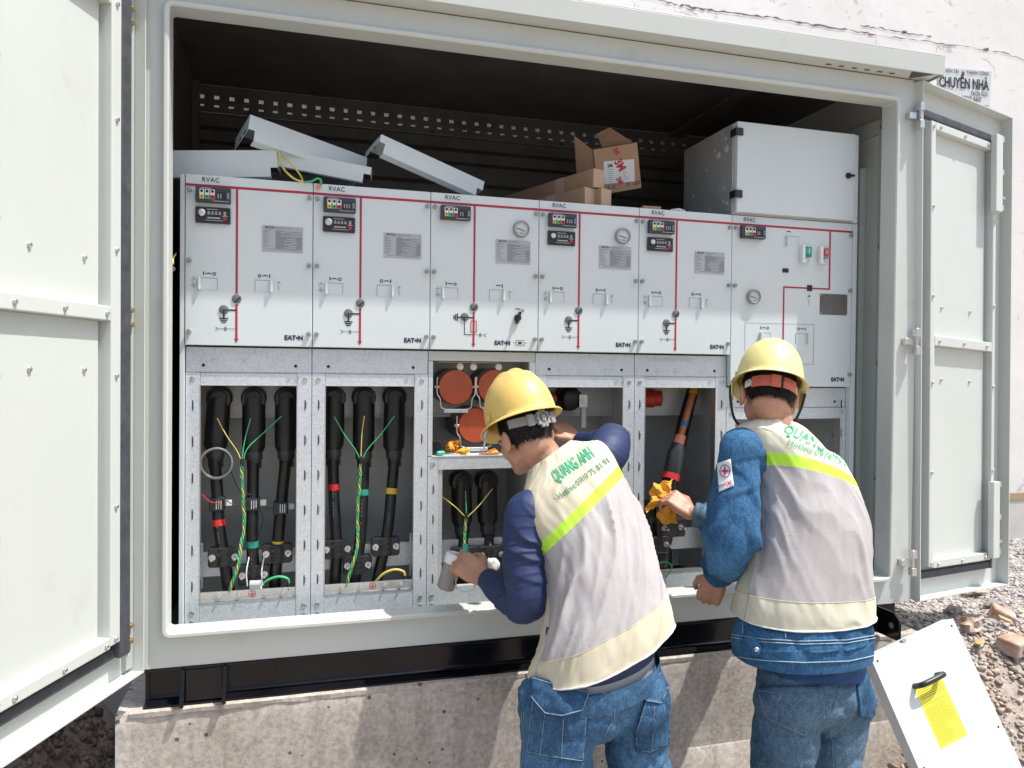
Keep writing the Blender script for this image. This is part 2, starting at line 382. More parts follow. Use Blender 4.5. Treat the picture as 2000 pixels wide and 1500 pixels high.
# mesh fabric of the vests
def meshfab():
    m, nt, b = nodes('vest_mesh'); v = coord(nt); vd = coord(nt, (1,1,1))
    br = nt.nodes.new('ShaderNodeTexVoronoi'); br.inputs['Scale'].default_value = 330; nt.links.new(v, br.inputs['Vector'])
    f = ntex(nt, v, 7, 6); d = ntex(nt, v, 3.3, 8, .7)
    col = ramp(nt, f, [(.3, (.39,.372,.372)), (.7, (.46,.44,.44))])
    hole = ramp(nt, br.outputs['Distance'], [(.15, (.90,.90,.90)), (.50, (1.03,1.03,1.03))]); col = mixc(nt, 1.0, col, hole, 'MULTIPLY')
    dm = ramp(nt, d, [(.56, (0,0,0)), (.72, (1,1,1))]); col = mixc(nt, mathn(nt, 'MULTIPLY', dm, .45), col, (.34,.285,.25))
    nt.links.new(col, b.inputs['Base Color']); b.inputs['Roughness'].default_value = .75; b.inputs['Specular IOR Level'].default_value = .3
    n1 = bump(nt, b, br.outputs['Distance'], .35, .001); cloth_creases(nt, b, coord(nt, (1.3, 1.0, .45)), n1, .20)
meshfab()
for k_ in ('vest_cream', 'vest_pale', 'navy_knit', 'tshirt_blue'):
    nt = MAT[k_].node_tree; cloth_creases(nt, nt.nodes['Principled BSDF'], coord(nt, (1.3, 1.0, .5)), None, .16)
# ------------------------------------------------------------------ ground, wall, plinth
def sst(a, b, x):
    t = max(0., min(1., (x-a)/(b-a))); return t*t*(3-2*t)
def ground_z(x, y):
    h = -.25 + .72*sst(1.95, 2.9, x)*sst(-1.0, .05, y)
    h += (.52*(1-sst(-.75, -.25, x)) if x < 0 else 0)*sst(-1.1, -.1, y) if x < -.1 else 0
    n = noise.noise(Vector((x*2.3, y*2.3, 1.7)))*.035+noise.noise(Vector((x*7, y*7, 4.1)))*.018
    near = 1-sst(4, 9, abs(x-1)+abs(y)); return h+n*near
xs = sorted(set([round(v, 3) for v in list(np.linspace(-45, -3, 12))+list(np.linspace(-3, 6, 120))+list(np.linspace(6, 45, 12))]))
ys = sorted(set([round(v, 3) for v in list(np.linspace(-45, -3, 12))+list(np.linspace(-3, 1.6, 70))+list(np.linspace(1.6, 40, 8))]))
g = G(); vs = [(x, y, ground_z(x, y)) for y in ys for x in xs]; nx = len(xs)
g.add(vs, [(j*nx+i, j*nx+i+1, (j+1)*nx+i+1, (j+1)*nx+i) for j in range(len(ys)-1) for i in range(nx-1)])
tag(g.build('ground', 'dirt', None, 180), 'bare brown earth around the concrete base', kind='structure')

wall = thing('building_wall', 'old white painted building wall with long cracks behind the kiosk', 'wall', (3, 1.3, -.4))
G().box(-9, 14, 1.30, 1.55, .765, 5.6).build('wall_face', 'wall_paint', wall)
G().box(-9, 14, 1.297, 1.55, .715, .7648).build('plaster_band', 'wall_ochre', wall, bev=.004)
G().box(-9, 14, 1.303, 1.55, -.5, .7148).build('wall_base', 'wall_low', wall)
def ribbon(gr, pts, w, seed):
    rr = random.Random(seed); P = []
    for (a, b) in zip(pts[:-1], pts[1:]):
        for k in range(5):
            t = k/5; P.append((a[0]+(b[0]-a[0])*t+rr.uniform(-.004, .004), a[1]+(b[1]-a[1])*t+rr.uniform(-.006, .006)))
    P.append(pts[-1]); vs = []
    for i, (x, z) in enumerate(P):
        h = .7*w*rr.uniform(.15, 1.3)*(0.25 if i in (0, len(P)-1) else 1); vs += [(x, 1.297, z-h), (x, 1.297, z+h)]
    gr.add(vs, [(2*i, 2*i+2, 2*i+3, 2*i+1) for i in range(len(P)-1)])
for i, (w_, pts) in enumerate([
    (.0075, [(1.9,3.53),(2.238,3.522),(2.309,3.51),(2.377,3.514),(2.465,3.512),(2.551,3.51),(2.689,3.518),(2.794,3.521),(2.943,3.524),(3.096,3.521),(3.234,3.522),(3.41,3.525),(3.553,3.523),(3.633,3.522)]),
    (.005, [(3.516,3.56),(3.61,3.564),(3.717,3.563),(3.81,3.563),(3.96,3.561),(4.037,3.562)]),
    (.005, [(3.63,3.521),(3.634,3.492),(3.623,3.463)]),
    (.0035, [(3.644,3.517),(3.848,3.528),(4.076,3.53),(4.271,3.533),(4.438,3.535),(4.592,3.532),(4.758,3.511),(5.6,3.53)]),
    (.003, [(2.377,3.505),(2.424,3.484),(2.456,3.466)]), (.003, [(2.554,3.516),(2.567,3.49),(2.561,3.466)]), (.003, [(2.695,3.519),(2.712,3.487)]),
    (.016, [(4.43,3.537),(4.45,3.54),(4.475,3.539)]), (.012, [(3.815,3.567),(3.835,3.566),(3.85,3.565)]), (.010, [(3.33,3.83),(3.35,3.832)]), (.012, [(3.72,3.86),(3.75,3.855)])]):
    gr = G(); ribbon(gr, pts, w_, i); gr.build('crack', 'crack_dark', wall)
# printed notice stuck on the wall
sign = thing('wall_notice', 'faded printed notice with black Vietnamese lettering on the white wall', 'notice', (4.29, 1.296, 3.17))
G().prism([(4.085,1.296,3.178),(4.49,1.296,3.195),(4.50,1.296,3.408),(4.088,1.296,3.386)], (0,.003,0)).build('sheet', 'sign_paper', sign)
def stxt(t, x, z, size, sx, bold, rot=.05, mat='ink'):
    text(t, frame((1,0,rot), (0,0,1), (x, 1.2925, z)), size, mat, 'lettering', sign, sx=sx, bold=bold)
stxt('TY VẬN TẢI', 4.096, 3.357, .030, .90, .010); stxt('☎', 4.262, 3.360, .028, .8, .0); stxt('THÀNH CÔNG', 4.300, 3.368, .030, .86, .010)
stxt('CHUYỂN NHÀ', 4.094, 3.268, .088, .660, .026); stxt('TRỌN GÓI', 4.335, 3.240, .034, .80, .012); stxt('0903 660', 4.262, 3.200, .046, .90, .0)

# gravel, clods: numpy icosahedra, one mesh each (nobody could count them)
_t = (1+5**.5)/2
ICO = np.array([(-1,_t,0),(1,_t,0),(-1,-_t,0),(1,-_t,0),(0,-1,_t),(0,1,_t),(0,-1,-_t),(0,1,-_t),(_t,0,-1),(_t,0,1),(-_t,0,-1),(-_t,0,1)])/1.9
ICF = np.array([(0,11,5),(0,5,1),(0,1,7),(0,7,10),(0,10,11),(1,5,9),(5,11,4),(11,10,2),(10,7,6),(7,1,8),(3,9,4),(3,4,2),(3,2,6),(3,6,8),(3,8,9),(4,9,5),(2,4,11),(6,2,10),(8,6,7),(9,8,1)])
def stones(name, mat, P, R, flat, label):
    n = len(P); sh = ICO[None]*(1+rng.uniform(-.42, .42, (n, 12, 1)))*R[:, None, None]
    sh = sh*np.stack([rng.uniform(.75, 1.35, n), rng.uniform(.6, 1.1, n), rng.uniform(flat, flat+.35, n)], 1)[:, None]
    a = rng.uniform(0, 6.28, n); ca, sa = np.cos(a)[:, None], np.sin(a)[:, None]
    x = sh[..., 0]*ca-sh[..., 1]*sa; y = sh[..., 0]*sa+sh[..., 1]*ca
    b = rng.uniform(-.5, .5, n); cb, sb = np.cos(b)[:, None], np.sin(b)[:, None]
    z = sh[..., 2]*cb-x*sb; x = sh[..., 2]*sb+x*cb
    vv = (np.stack([x, y, z], -1)+P[:, None]).reshape(-1, 3); ff = (ICF[None]+12*np.arange(n)[:, None, None]).reshape(-1, 3)
    me = bpy.data.meshes.new(name); me.vertices.add(len(vv)); me.vertices.foreach_set('co', vv.ravel())
    me.loops.add(ff.size); me.loops.foreach_set('vertex_index', ff.ravel()); me.polygons.add(len(ff))
    me.polygons.foreach_set('loop_start', np.arange(0, ff.size, 3)); me.polygons.foreach_set('loop_total', np.full(len(ff), 3))
    me.update(); me.validate(); me.materials.append(MAT[mat]); o = bpy.data.objects.new(name, me); COL.objects.link(o)
    return tag(o, label, kind='stuff')
def scatter(n, x0, x1, y0, y1, keep, r0, r1, sink=.25):
    P = []; R = []
    while len(P) < n:
        x = random.uniform(x0, x1); y = random.uniform(y0, y1)
        if -.17 < x < 2.6 and y > -.21: continue
        if random.random() > keep(x, y): continue
        r = r0+(r1-r0)*random.random()**2.2
        P.append((x, y, ground_z(x, y)+r*sink)); R.append(r)
    return np.array(P), np.array(R)
P, R = scatter(24000, 2.61, 5.4, -.45, 1.28, lambda x, y: sst(-.25, .12, y+.12*noise.noise(Vector((x*2, y*2, 0)))), .005, .0145)
stones('gravel', 'gravel_grey', P, R, .45, 'grey crushed gravel banked against the wall')
P, R = scatter(15000, 2.3, 5.2, -1.0, .35, lambda x, y: (1-sst(-.15, .2, y))*.9, .004, .018)
stones('rubble_gravel', 'gravel_brown', P, R, .4, 'brown rubble and broken stone below the gravel')
P, R = scatter(6500, -1.3, -.16, -.7, 1.2, lambda x, y: 1, .005, .026)
stones('soil_clods', 'clods', P, R, .55, 'dark loose soil clods under the open left door')

# concrete plinth with a wavy cast edge
pl = G(); n1 = 60
for zz, oo in ((.0, 0),):
    top = .553
xsP = np.linspace(-.155, 2.60, n1); zsP = [-.45, .0, .205, .212, .38, .48, .515, .530]
vs = []
for j, z in enumerate(zsP):
    for x in xsP:
        dy = noise.noise(Vector((x*3, z*3, 0)))*.004 + (.004 if j in (3,) else 0) + (.006 if j == 7 else 0)
        dz = noise.noise(Vector((x*6, 5, 0)))*.006+noise.noise(Vector((x*19, 2, 0)))*.004 if j == 7 else 0
        vs.append((x, -.166+dy, z+dz))
for x in xsP: vs.append((x, -.10, .533+noise.noise(Vector((x*6, 5, 3)))*.004))
for x in xsP: vs.append((x, 1.0, .533))
for x in xsP: vs.append((x, 1.0, -.45))
rows = len(zsP)+3; pl.add(vs, [(j*n1+i, j*n1+i+1, (j+1)*n1+i+1, (j+1)*n1+i) for j in range(rows-1) for i in range(n1-1)])
pl.add(vs, [tuple(j*n1 for j in range(rows))[::-1], tuple(j*n1+n1-1 for j in range(rows))])
plinth = thing('concrete_plinth', 'rough cast concrete plinth carrying the switchgear kiosk', 'plinth', (1.2, .4, -.45))
pl.build('block', 'concrete', plinth, 30)
# mortar squeezed out under the beam
mo = G(); a = []
for i in range(120):
    x = -.12+2.6*i/119; h = .012+.010*noise.noise(Vector((x*9, 1, 1))); a.append((x, h))
vs = []; 
for x, h in a: vs += [(x, -.1685+.003*noise.noise(Vector((x*14, 3, 1))), .528-h*.8), (x, -.170+.004*noise.noise(Vector((x*11, 0, 2))), .5315), (x, -.1505, .534+.15*h)]
mo.add(vs, [(3*i+k, 3*i+3+k, 3*i+4+k, 3*i+1+k) for i in range(119) for k in (0, 1)])
mo.build('mortar_edge', 'concrete', plinth, 60)

# black steel base frame
bf = thing('base_frame', 'glossy black steel channel frame between plinth and kiosk', 'steel frame', (1.2, .4, .556))
G().box(-.085, 2.395, -.118, -.108, .560, .6300).build('channel_web', 'black_paint', bf)
G().prism([(-.085,-.150,.643),(-.085,-.150,.636),(-.085,-.118,.6302),(-.085,-.100,.6302),(-.085,-.100,.643)], (2.48,0,0)).build('channel_flange', 'black_paint', bf, bev=.0015)
G().prism([(-.085,-.156,.535),(-.085,-.156,.5405),(-.085,-.152,.5425)]+[(-.085,-.118-.034*(1-math.sin(a)),.5425+.020*(1-math.cos(a))) for a in np.linspace(.1, 1.5, 10)]+[(-.085,-.105,.5622),(-.085,-.105,.535)], (2.48,0,0)).build('channel_flange', 'black_paint', bf, 50)
for x in (.012, .125):
    G().prism([(x,-.162,.640),(x,-.1184,.628),(x,-.1184,.566),(x,-.156,.545),(x,-.186,.540),(x,-.192,.552),(x,-.172,.60)], (.012,0,0)).build('stiffener', 'black_paint', bf, bev=.0015)
G().box(.0245, .1245, -.1535, -.1475, .5455, .6355).build('joint_plate', 'black_paint', bf, bev=.0015)
G().box(-.085, -.075, -.1258, .95, .535, .6299).build('end_beam', 'black_paint', bf)
G().box(2.396, 2.53, -.118, .95, .535, .642).build('end_beam', 'black_paint', bf, bev=.003)
lug = G().prism([(2.415,-.150,.545),(2.415,-.262,.545),(2.415,-.262,.618),(2.415,-.235,.642),(2.415,-.150,.642)], (.010,0,0))
lugo = lug.build('lifting_lug', 'black_paint', bf, bev=.002)
G().lathe((2.4145,-.225,.594), (-1,0,0), [(.011,-.0126),(.011,.0012),(.007,.0014),(.007,.0009)], 16).build('lug_hole_ring', 'steel', lugo, 40)
G().box(2.40, 2.4148, -.150, -.119, .545, .642).build('lug_plate', 'black_paint', bf)
# brick chocked beside the plinth
bk = G().box(2.615, 2.70, -.16, -.06, .40, .50).build('clay_brick', 'brick_red', None, bev=.006, loc=(2.65,-.1,.38)); tag(bk, 'orange brick wedged under the steel beam by the lug', 'brick')
# ------------------------------------------------------------------ kiosk enclosure
K = thing('switchgear_kiosk', 'large pale grey steel switchgear kiosk with open doors and dark roof space', 'kiosk', (1.2, .3, .645))
X0, X1, Z0, Z1 = -.022, 2.455, .750, 2.518      # door opening
FX0, FX1, FZ0, FZ1 = -.092, 2.545, .645, 2.630  # front frame
YF = -.145
fr = G()
fr.box(FX0, X0-.004, YF, -.095, FZ0, FZ1); fr.box(X1+.004, FX1, YF, -.095, FZ0, FZ1)
fr.box(X0-.004, X1+.004, YF, -.095, Z1+.004, FZ1); fr.box(X0-.004, X1+.004, YF, -.095, FZ0, Z0-.004)
fr.build('front_frame', 'paint', K)
# raised rain lip round the opening (mitred U profile)
def lip(gr, o, wd, y0, y1, rad=.009):
    # rounded rectangle loops
    def loop(d, y):
        P = []; r = max(.004, rad+d)
        for cx, cz, a0 in ((X1+o-rad, Z1+o-rad, 0), (X0-o+rad, Z1+o-rad, 90), (X0-o+rad, Z0-o+rad, 180), (X1+o-rad, Z0-o+rad, 270)):
            for k in range(7):
                a = math.radians(a0+15*k); P.append((cx+r*math.cos(a), y, cz+r*math.sin(a)))
        return P
    L = [loop(wd, y0), loop(wd, y1+.004), loop(wd-.004, y1), loop(.004-.0, y1), loop(0, y1+.004), loop(0, -.09)]
    n = len(L[0]); vs = [p for l in L for p in l]
    gr.add(vs, [(j*n+i, j*n+(i+1) % n, (j+1)*n+(i+1) % n, (j+1)*n+i) for j in range(len(L)-1) for i in range(n)])
lp = G(); lip(lp, 0, .016, YF-.0005, -.168); lp.build('opening_lip', 'paint', K, 40)
# canopy roof
rf = G()
rf.hexa([(-.20,-.210,2.612),(2.625,-.210,2.612),(2.625,-.207,2.612),(-.20,-.207,2.612),(-.20,-.212,2.680),(2.625,-.212,2.680),(2.625,-.207,2.680),(-.20,-.207,2.680)])
rf.build('fascia', 'paint', K, bev=.0015)
G().hexa([(-.20,-.212,2.6805),(2.625,-.212,2.6805),(2.625,1.05,2.720),(-.20,1.05,2.720),(-.20,-.212,2.684),(2.625,-.212,2.684),(2.625,1.05,2.726),(-.20,1.05,2.726)]).build('roof', 'paint', K, bev=.001)
sf = G(); 
sf.box(-.20, 2.60, -.2068, -.1455, 2.612, 2.6145); sf.box(-.20, 2.60, -.1495, -.1455, 2.618, 2.676)
so = sf.build('canopy_soffit', 'paint', K)
G().box(2.6215, 2.625, -.2065, 1.05, 2.612, 2.680).build('fascia_side', 'paint', K); G().box(-.20, -.1965, -.2065, 1.05, 2.612, 2.680).build('fascia_side', 'paint', K)
slot_m = shared('vent_slot', G().box(-.010, .010, -.004, .004, -.0012, .0), 'liner')
for i in range(6): inst(slot_m, 'vent_slot', (2.15+i*.055, -.170, 2.6115), K)
G().prism([(2.48,-.206,2.6112),(2.575,-.206,2.6112),(2.52,-.150,2.6112)], (0,0,-.0012)).build('corner_gap', 'liner', K)
G().box(FX0+.004, FX1-.004, YF-.0012, YF-.0002, 2.6085, 2.6105).build('seam', 'ink', K)
# walls
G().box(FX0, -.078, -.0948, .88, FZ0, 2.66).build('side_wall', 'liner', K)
G().box(2.530, FX1, -.0948, .88, FZ0, 2.66).build('side_wall', 'inner_wall', K)
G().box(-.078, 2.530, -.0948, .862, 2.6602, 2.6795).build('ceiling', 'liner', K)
G().box(-.078, 2.530, -.0948, .86, FZ0, .662).build('floor_plate', 'inner_wall', K)
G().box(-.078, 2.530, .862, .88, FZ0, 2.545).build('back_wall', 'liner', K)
for z in (1.9, 2.12, 2.27, 2.42): G().prism([(-.07,.8615,z),(-.07,.835,z+.008),(-.07,.835,z+.05),(-.07,.8615,z+.075)], (2.59,0,0)).build('back_rib', 'liner', K)
# vent rail with two rows of real slots to daylight
def slotrow(z0, za, zb, z1, y0, y1, x0, n, p, w):
    gr = G(); gr.box(-.078, 2.53, y0, y1, z0, za); gr.box(-.078, 2.53, y0, y1, zb, z1)
    e = [-.078]
    for i in range(n): c = x0+i*p; e += [c-w/2, c+w/2]
    e.append(2.53)
    for i in range(0, len(e), 2): gr.box(e[i], e[i+1], y0, y1, za, zb)
    return gr
NP = 44; 
slotrow(2.5452, 2.567, 2.576, 2.592, .845, .849, -.045, NP, .0575, .020).build('vent_rail', 'liner', K)
slotrow(2.5922, 2.604, 2.620, 2.660, .862, .866, -.045, NP, .0575, .019).build('vent_rail', 'liner', K)
G().box(-.078, 2.53, .8492, .8615, 2.540, 2.5448).build('rail_step', 'liner', K)
G().box(-.078, 2.53, .849, .862, 2.5902, 2.5921).build('rail_step', 'liner', K)
scn = G()
for i in range(930): x = -.078+i*.0028; scn.box(x, x+.0021, .8705, .8718, 2.5455, 2.66)
scn.build('vent_dimmer', 'liner', K)['kind'] = 'stuff'  # fine slats added behind the vents to dim the daylight showing through
for x in (.15, .9, 1.5, 2.2): G().cyl((x,.8448,2.552), (x,.836,2.552), .006, n=8).build('rail_bolt', 'black_plastic', K, 40)
G().box(-.076, -.05, .80, .86, .70, 2.655).build('corner_post', 'liner', K)
G().prism([(2.05,-.09,2.6598),(2.12,-.09,2.6598),(2.12,.85,2.6598),(2.05,.85,2.6598)], (0,0,-.018)).build('ceiling_brace', 'liner', K, bev=.004)
# side access panel seen inside the right wall
xa = 2.5295
G().box(xa-.028, xa, -.060, -.020, .735, 2.50).build('inner_frame', 'inner_wall', K, bev=.003)
G().box(xa-.028, xa, -.0195, .50, 2.445, 2.50).build('inner_frame', 'inner_wall', K, bev=.003)
G().box(xa-.028, xa, -.0195, .50, .735, .775).build('inner_frame', 'inner_wall', K, bev=.003)
G().box(xa-.012, xa, -.0190, .50, .776, 2.444).build('inner_panel', 'paint', K)
G().box(xa-.040, xa-.0125, .060, .090, .83, 2.33).build('inner_stiffener', 'paint', K, bev=.003)
for z in (2.24, 1.70, 1.13): G().box(xa-.034, xa-.0125, .0905, .30, z, z+.04).build('inner_stiffener', 'paint', K, bev=.003)
bolt_m = shared('bolt', G().lathe((0,0,0), (0,-1,0), [(.0065,0),(.0065,.003),(.0050,.0055),(.0018,.006)], 8), 'steel', 50)
brass_m = shared('bolt', G().lathe((0,0,0), (0,-1,0), [(.0095,0),(.0095,.002),(.0068,.0022),(.0068,.009),(.003,.010)], 8), 'brass', 50)
for z in (2.46, 2.0, 1.55, 1.10): inst(brass_m, 'bolt', (xa-.0285, -.042, z), K, (0, 0, -math.pi/2))
for z in (2.28, 1.95, 1.6, 1.25): inst(bolt_m, 'bolt', (xa-.0405, .075, z), K, (0, 0, -math.pi/2))
for i in range(12): G().box(xa-.02, xa-.0125, .12, .22, .95+i*.025, .962+i*.025).build('louvre', 'liner', K)
# crimped earth tail by the left post
et = G().tube(bez([(-.028,.02,1.85),(-.03,-.02,1.83),(-.028,-.04,1.81)]), .003, 8); et.build('earth_tail', 'wire_yellow', K, 60)
G().lathe((-.028,-.05,1.795), (0,1,0), [(.008,0),(.008,.003),(.004,.0031),(.004,-.0001)], 14).build('cable_lug', 'steel', K, 40)
holes = G(); 
for i in range(8): holes.box(-.0775, -.075, .02, .03, .98+i*.022, .988+i*.022)
holes.build('vent_holes', 'screw_grey', K)

# ------------------------------------------------------------------ doors (parts of the kiosk)
def door(o, du, tilt, L, left):
    du = Vector((*du, 0)).normalized(); nw = Vector((-du.y, du.x, 0)) if left else Vector((du.y, -du.x, 0))
    base = Matrix(((du.x, nw.x, 0, o[0]), (du.y, nw.y, 0, o[1]), (0, 0, 1, 0), (0, 0, 0, 1)))
    T = Matrix(((1,0,-tilt*.57,tilt*.57*1.6),(0,1,0,0),(-tilt,0,1,0),(0,0,0,1)))     # the hung door sags a little
    M = base @ T                                     # local: u along door, w towards the viewer side, z up
    zb, zt = .648, 2.602
    D = G(M); D.box(0, L, -.030, -.027, zb, zt)
    d = D.build('door', 'paint_door', K)
    ret = G(M)
    ret.box(0, .004, -.0268, .018, zb, zt); ret.box(L-.004, L, -.0268, .018, zb, zt)
    ret.box(.0042, L-.0042, -.0268, .018, zb, zb+.004); ret.box(.0042, L-.0042, -.0268, .018, zt-.004, zt)
    ret.build('door_edge', 'paint_door', d)
    f0 = .048 if left else .012; g0 = .052 if left else .018; g1 = .098 if left else .030
    i0 = .102 if left else .068; i1 = .150 if left else .118; L1 = L-.135
    zg0, zg1 = .722, 2.515
    # gasket
    gk = G(M); gw = .022
    gw_ = .010 if left else -.002
    gk.box(g0, g1, -.026, gw_, zg0, zg1); gk.box(L-.105, L-.088, -.026, gw_, zg0, zg1)
    gk.box(g1+.0002, L-.1052, -.026, -.006, zg0, zg0+.028); gk.box(g1+.0002, L-.1052, -.026, -.006, zg1-.028, zg1)
    gk.build('gasket', 'rubber', d, bev=.004)
    gr = G(M)
    gr.box(g0-.006, g0-.0004, -.0265, .003, zg0-.012, zg1+.012)
    gr.build('gasket_channel', 'paint_door', d)
    # inner frame rails with bolts
    def rail(x0, x1, z0, z1, nm='stiffener'):
        G(M).box(x0, x1, -.0262, .012, z0, z1).build(nm, 'paint_door', d, bev=.003)
    RW = .042 if left else .030
    rail(i0, i0+RW, .770, 2.470); rail(L1, L1+.022, .770, 2.470)
    rail(i0+RW+.0002, L1-.0002, .764, .795); rail(i0+RW+.0002, L1-.0002, 2.440, 2.470)
    rail(i0+RW+.0002, L1-.0002, 1.622, 1.660, 'cross_bar')
    for zz in (.7955, 1.6605):
        G(M).box(i0+RW+.016, L1-.018, -.0258, -.014, zz+.0002, (1.6215 if zz < 1 else 2.4395)-.0002).build('inner_panel', 'paint_door', d)
    def bl(u, z, w=.0125, me=None):
        p = M @ Vector((u, w, z)); ob = inst(me or bolt_m, 'bolt', p, d)
        ob.rotation_euler = (0, 0, math.atan2(nw.y, nw.x)+math.pi/2)
    for z in (.785, 1.135, 1.48, 1.81, 2.15, 2.45): bl(i0+RW*.5, z); bl(L1+.011, z)
    for z in (.779, 1.641, 2.455):
        for k in (.08, .5, .92): bl(i0+.03+(L1-i0-.04)*k, z)
    for z in (1.495, 1.776):
        for k in (.22, .72): bl(i0+.03+(L1-i0-.04)*k, z, -.0135)
    if left:
        G(M).box(.006, .038, -.0262, -.012, .665, 2.59).build('hinge_channel', 'inner_wall', d)
        for z in (1.66, 1.62, .785, .742, 2.487, 2.45): bl(.022, z, -.011, brass_m)
    return M, d, L
ML, dL, _ = door((-.097, -.166), (-.367, -.930), 0, .66, True)
dL['label'] = 'left door swung open towards the viewer'
MR, dR, LR = door((2.578, -.150), (.966, .26), .036, .645, False)
dR['label'] = 'right door folded right back beside the kiosk'
# lock bars with slide bolts on the right door
for z0, z1 in ((2.19, 2.50), (.775, 1.09)):
    h = G(MR).box(LR-.160, LR-.110, .0125, .036, z0, z1).build('lock_cover', 'paint_door', dR, bev=.003)
    sb = G(MR); sb.cyl((LR-.098,.022,z0+.01), (LR-.098,.022,z1-.01), .006, n=10)
    for k in (.04, .5, .93): sb.box(LR-.1098, LR-.088, .010, .030, z0+(z1-z0)*k, z0+(z1-z0)*k+.022)
    sb.box(LR-.094, LR-.070, .018, .026, z0+.06, z0+.07)
    sb.build('slide_bolt', 'steel', dR, 40)
for z in (1.93, 1.90, 1.37, 1.34): 
    p = MR @ Vector((LR-.075, -.026, z)); ob = inst(brass_m, 'bolt', p, dR); ob.rotation_euler = (0, 0, math.radians(15))
G().box(2.5455, 2.5745, -.1445, -.115, .648, 2.602).build('door_jamb', 'paint', K)
# hinges of the right door
for z in (2.47, 1.63, .80):
    hg = G(); hg.box(2.512, 2.5448, -.166, -.1452, z-.012, z+.012); hg.box(2.546, 2.566, -.182, -.160, z-.048, z-.018); hg.box(2.546, 2.566, -.182, -.160, z+.018, z+.048)
    hg.cyl((2.556,-.171,z-.05), (2.556,-.171,z+.05), .007, n=10); hg.build('hinge', 'steel', K, 40, bev=.001)
# ------------------------------------------------------------------ switchgear cubicles
CW = .375; ZT = 2.09; ZB = 1.573; Z6 = 1.456; YL = .022
CX = [i*CW for i in range(5)]+[1.875]; WID = [CW]*5+[.532]
scr_m = shared('screw', G().lathe((0,0,0), (0,-1,0), [(.0072,0),(.0072,.010),(.0060,.0125),(.0022,.0128),(.0020,.0105)], 10), 'screw_grey', 45)
riv_m = shared('rivet', G().lathe((0,0,0), (0,-1,0), [(.0085,0),(.0080,.0025),(.0045,.0035),(.0040,.0012),(.0015,.0012)], 12), 'steel', 40)
pin_m = shared('rivet', G().lathe((0,0,0), (0,-1,0), [(.0026,0),(.0022,.0012),(.0008,.0015)], 8), 'steel', 40)
hole_m = shared('bolt_hole', G().lathe((0,0,0), (0,-1,0), [(.0052,-.001),(.0052,.0006)], 12), 'ink')
slit_m = shared('post_slot', G().box(-.0016, .0016, -.0008, .001, -.016, .016), 'ink')
tab_m = shared('slot_tab', G().prism([(.0018,-.0008,-.009),(.0052,-.0045,-.009),(.0052,-.0045,.010),(.0018,-.0008,.010)], (.0008,.0005,0)), 'galv')
def mark(gr, pts, w, y):   # polyline of printed line
    w = max(w*1.15, .0013)
    for (a, b) in zip(pts[:-1], pts[1:]):
        a = Vector((a[0], y, a[1])); b = Vector((b[0], y, b[1])); t = (b-a).normalized(); n = Vector((-t.z, 0, t.x))*w/2; e = t*w/2
        gr.add([a-e-n, b+e-n, b+e+n, a-e+n], [(0,1,2,3)])
def ring(gr, cx, cz, r, w, y, n=14):
    for k in range(n):
        a, b = 2*math.pi*k/n, 2*math.pi*(k+1)/n
        gr.add([(cx+(r-w/2)*math.cos(t)*1, y, cz+(r-w/2)*math.sin(t)) if q == 0 else (cx+(r+w/2)*math.cos(t), y, cz+(r+w/2)*math.sin(t)) for t, q in ((a,0),(a,1),(b,1),(b,0))], [(0,1,2,3)])
def earth(gr, x, z, y, s=1.0, horiz=False, w=.0032):
    for k, h in enumerate((.0115, .0085, .005)):
        if horiz: mark(gr, [(x-k*.0058*s, z-h*s), (x-k*.0058*s, z+h*s)], w*s, y)
        else: mark(gr, [(x-h*s, z-k*.0058*s), (x+h*s, z-k*.0058*s)], w*s, y)
def io(gr, x, z, y, rev=False):
    s = -1 if rev else 1
    mark(gr, [(x-s*.0165, z-.0040), (x-s*.0165, z+.0040)], .0028, y)
    mark(gr, [(x-s*.0105, z-.0005), (x-s*.003, z+.0012), (x+s*.004, z-.0008)], .0024, y)
    ring(gr, x+s*.0135, z-.0005, .0042, .0024, y)
def indicator(C, x, z, three):
    y = -.020
    b = G().box(x, x+.100, y, -.0005, z-.047, z).build('voltage_indicator', 'module_blue', C, bev=.0025)
    w = G()
    for k in range(3): w.box(x+.0115+k*.0152, x+.0245+k*.0152, y-.0012, y-.0002, z-.0375, z-.0085)
    w.build('label_strip', 'white_plastic', b)
    s = G()
    for k in range(3): s.lathe((x+.018+k*.0152, y-.0012, z-.0145), (0,-1,0), [(.0042,0),(.0042,.0018),(.0024,.0018),(.0024,.0002)], 12)
    s.build('test_socket', 'ink', b, 40)
    for k, c in enumerate(('led_yellow', 'led_green', 'led_red')):
        q = G().box(x+.0118+k*.0152, x+.0242+k*.0152, y-.003, y-.0014, z-.0375, z-.0255).build('phase_socket', c, b, bev=.001)
        G().lathe((x+.018+k*.0152, y-.0031, z-.0315), (0,-1,0), [(.0026,0),(.0026,.0003)], 10).build('socket_hole', 'ink', q)
    G().box(x+.058, x+.087, y-.0008, y+.0001, z-.038, z-.0145).build('display_window', 'ink', b)
    d = G(); 
    for k in range(3 if three else 2): d.prism([(x+.0625+k*.0078,y-.0014,z-.0335),(x+.0665+k*.0078,y-.0014,z-.0335),(x+.0660+k*.0078,y-.0014,z-.0200),(x+.0625+k*.0078,y-.0014,z-.0200)], (0,.0004,0))
    d.build('display_flags', 'grey_plastic', b)
    p = G(); 
    for k in range(8): mark(p, [(x+.016+k*.0036, z-.0052), (x+.018+k*.0036, z-.0052)], .0017, y-.0006)
    for k in range(3): mark(p, [(x+.0905, z-.019-k*.006), (x+.0955, z-.019-k*.006)], .0017, y-.0006)
    mark(p, [(x+.05, z-.0425), (x+.094, z-.0425)], .0008, y-.0006)
    p.build('print', 'print_light', b)
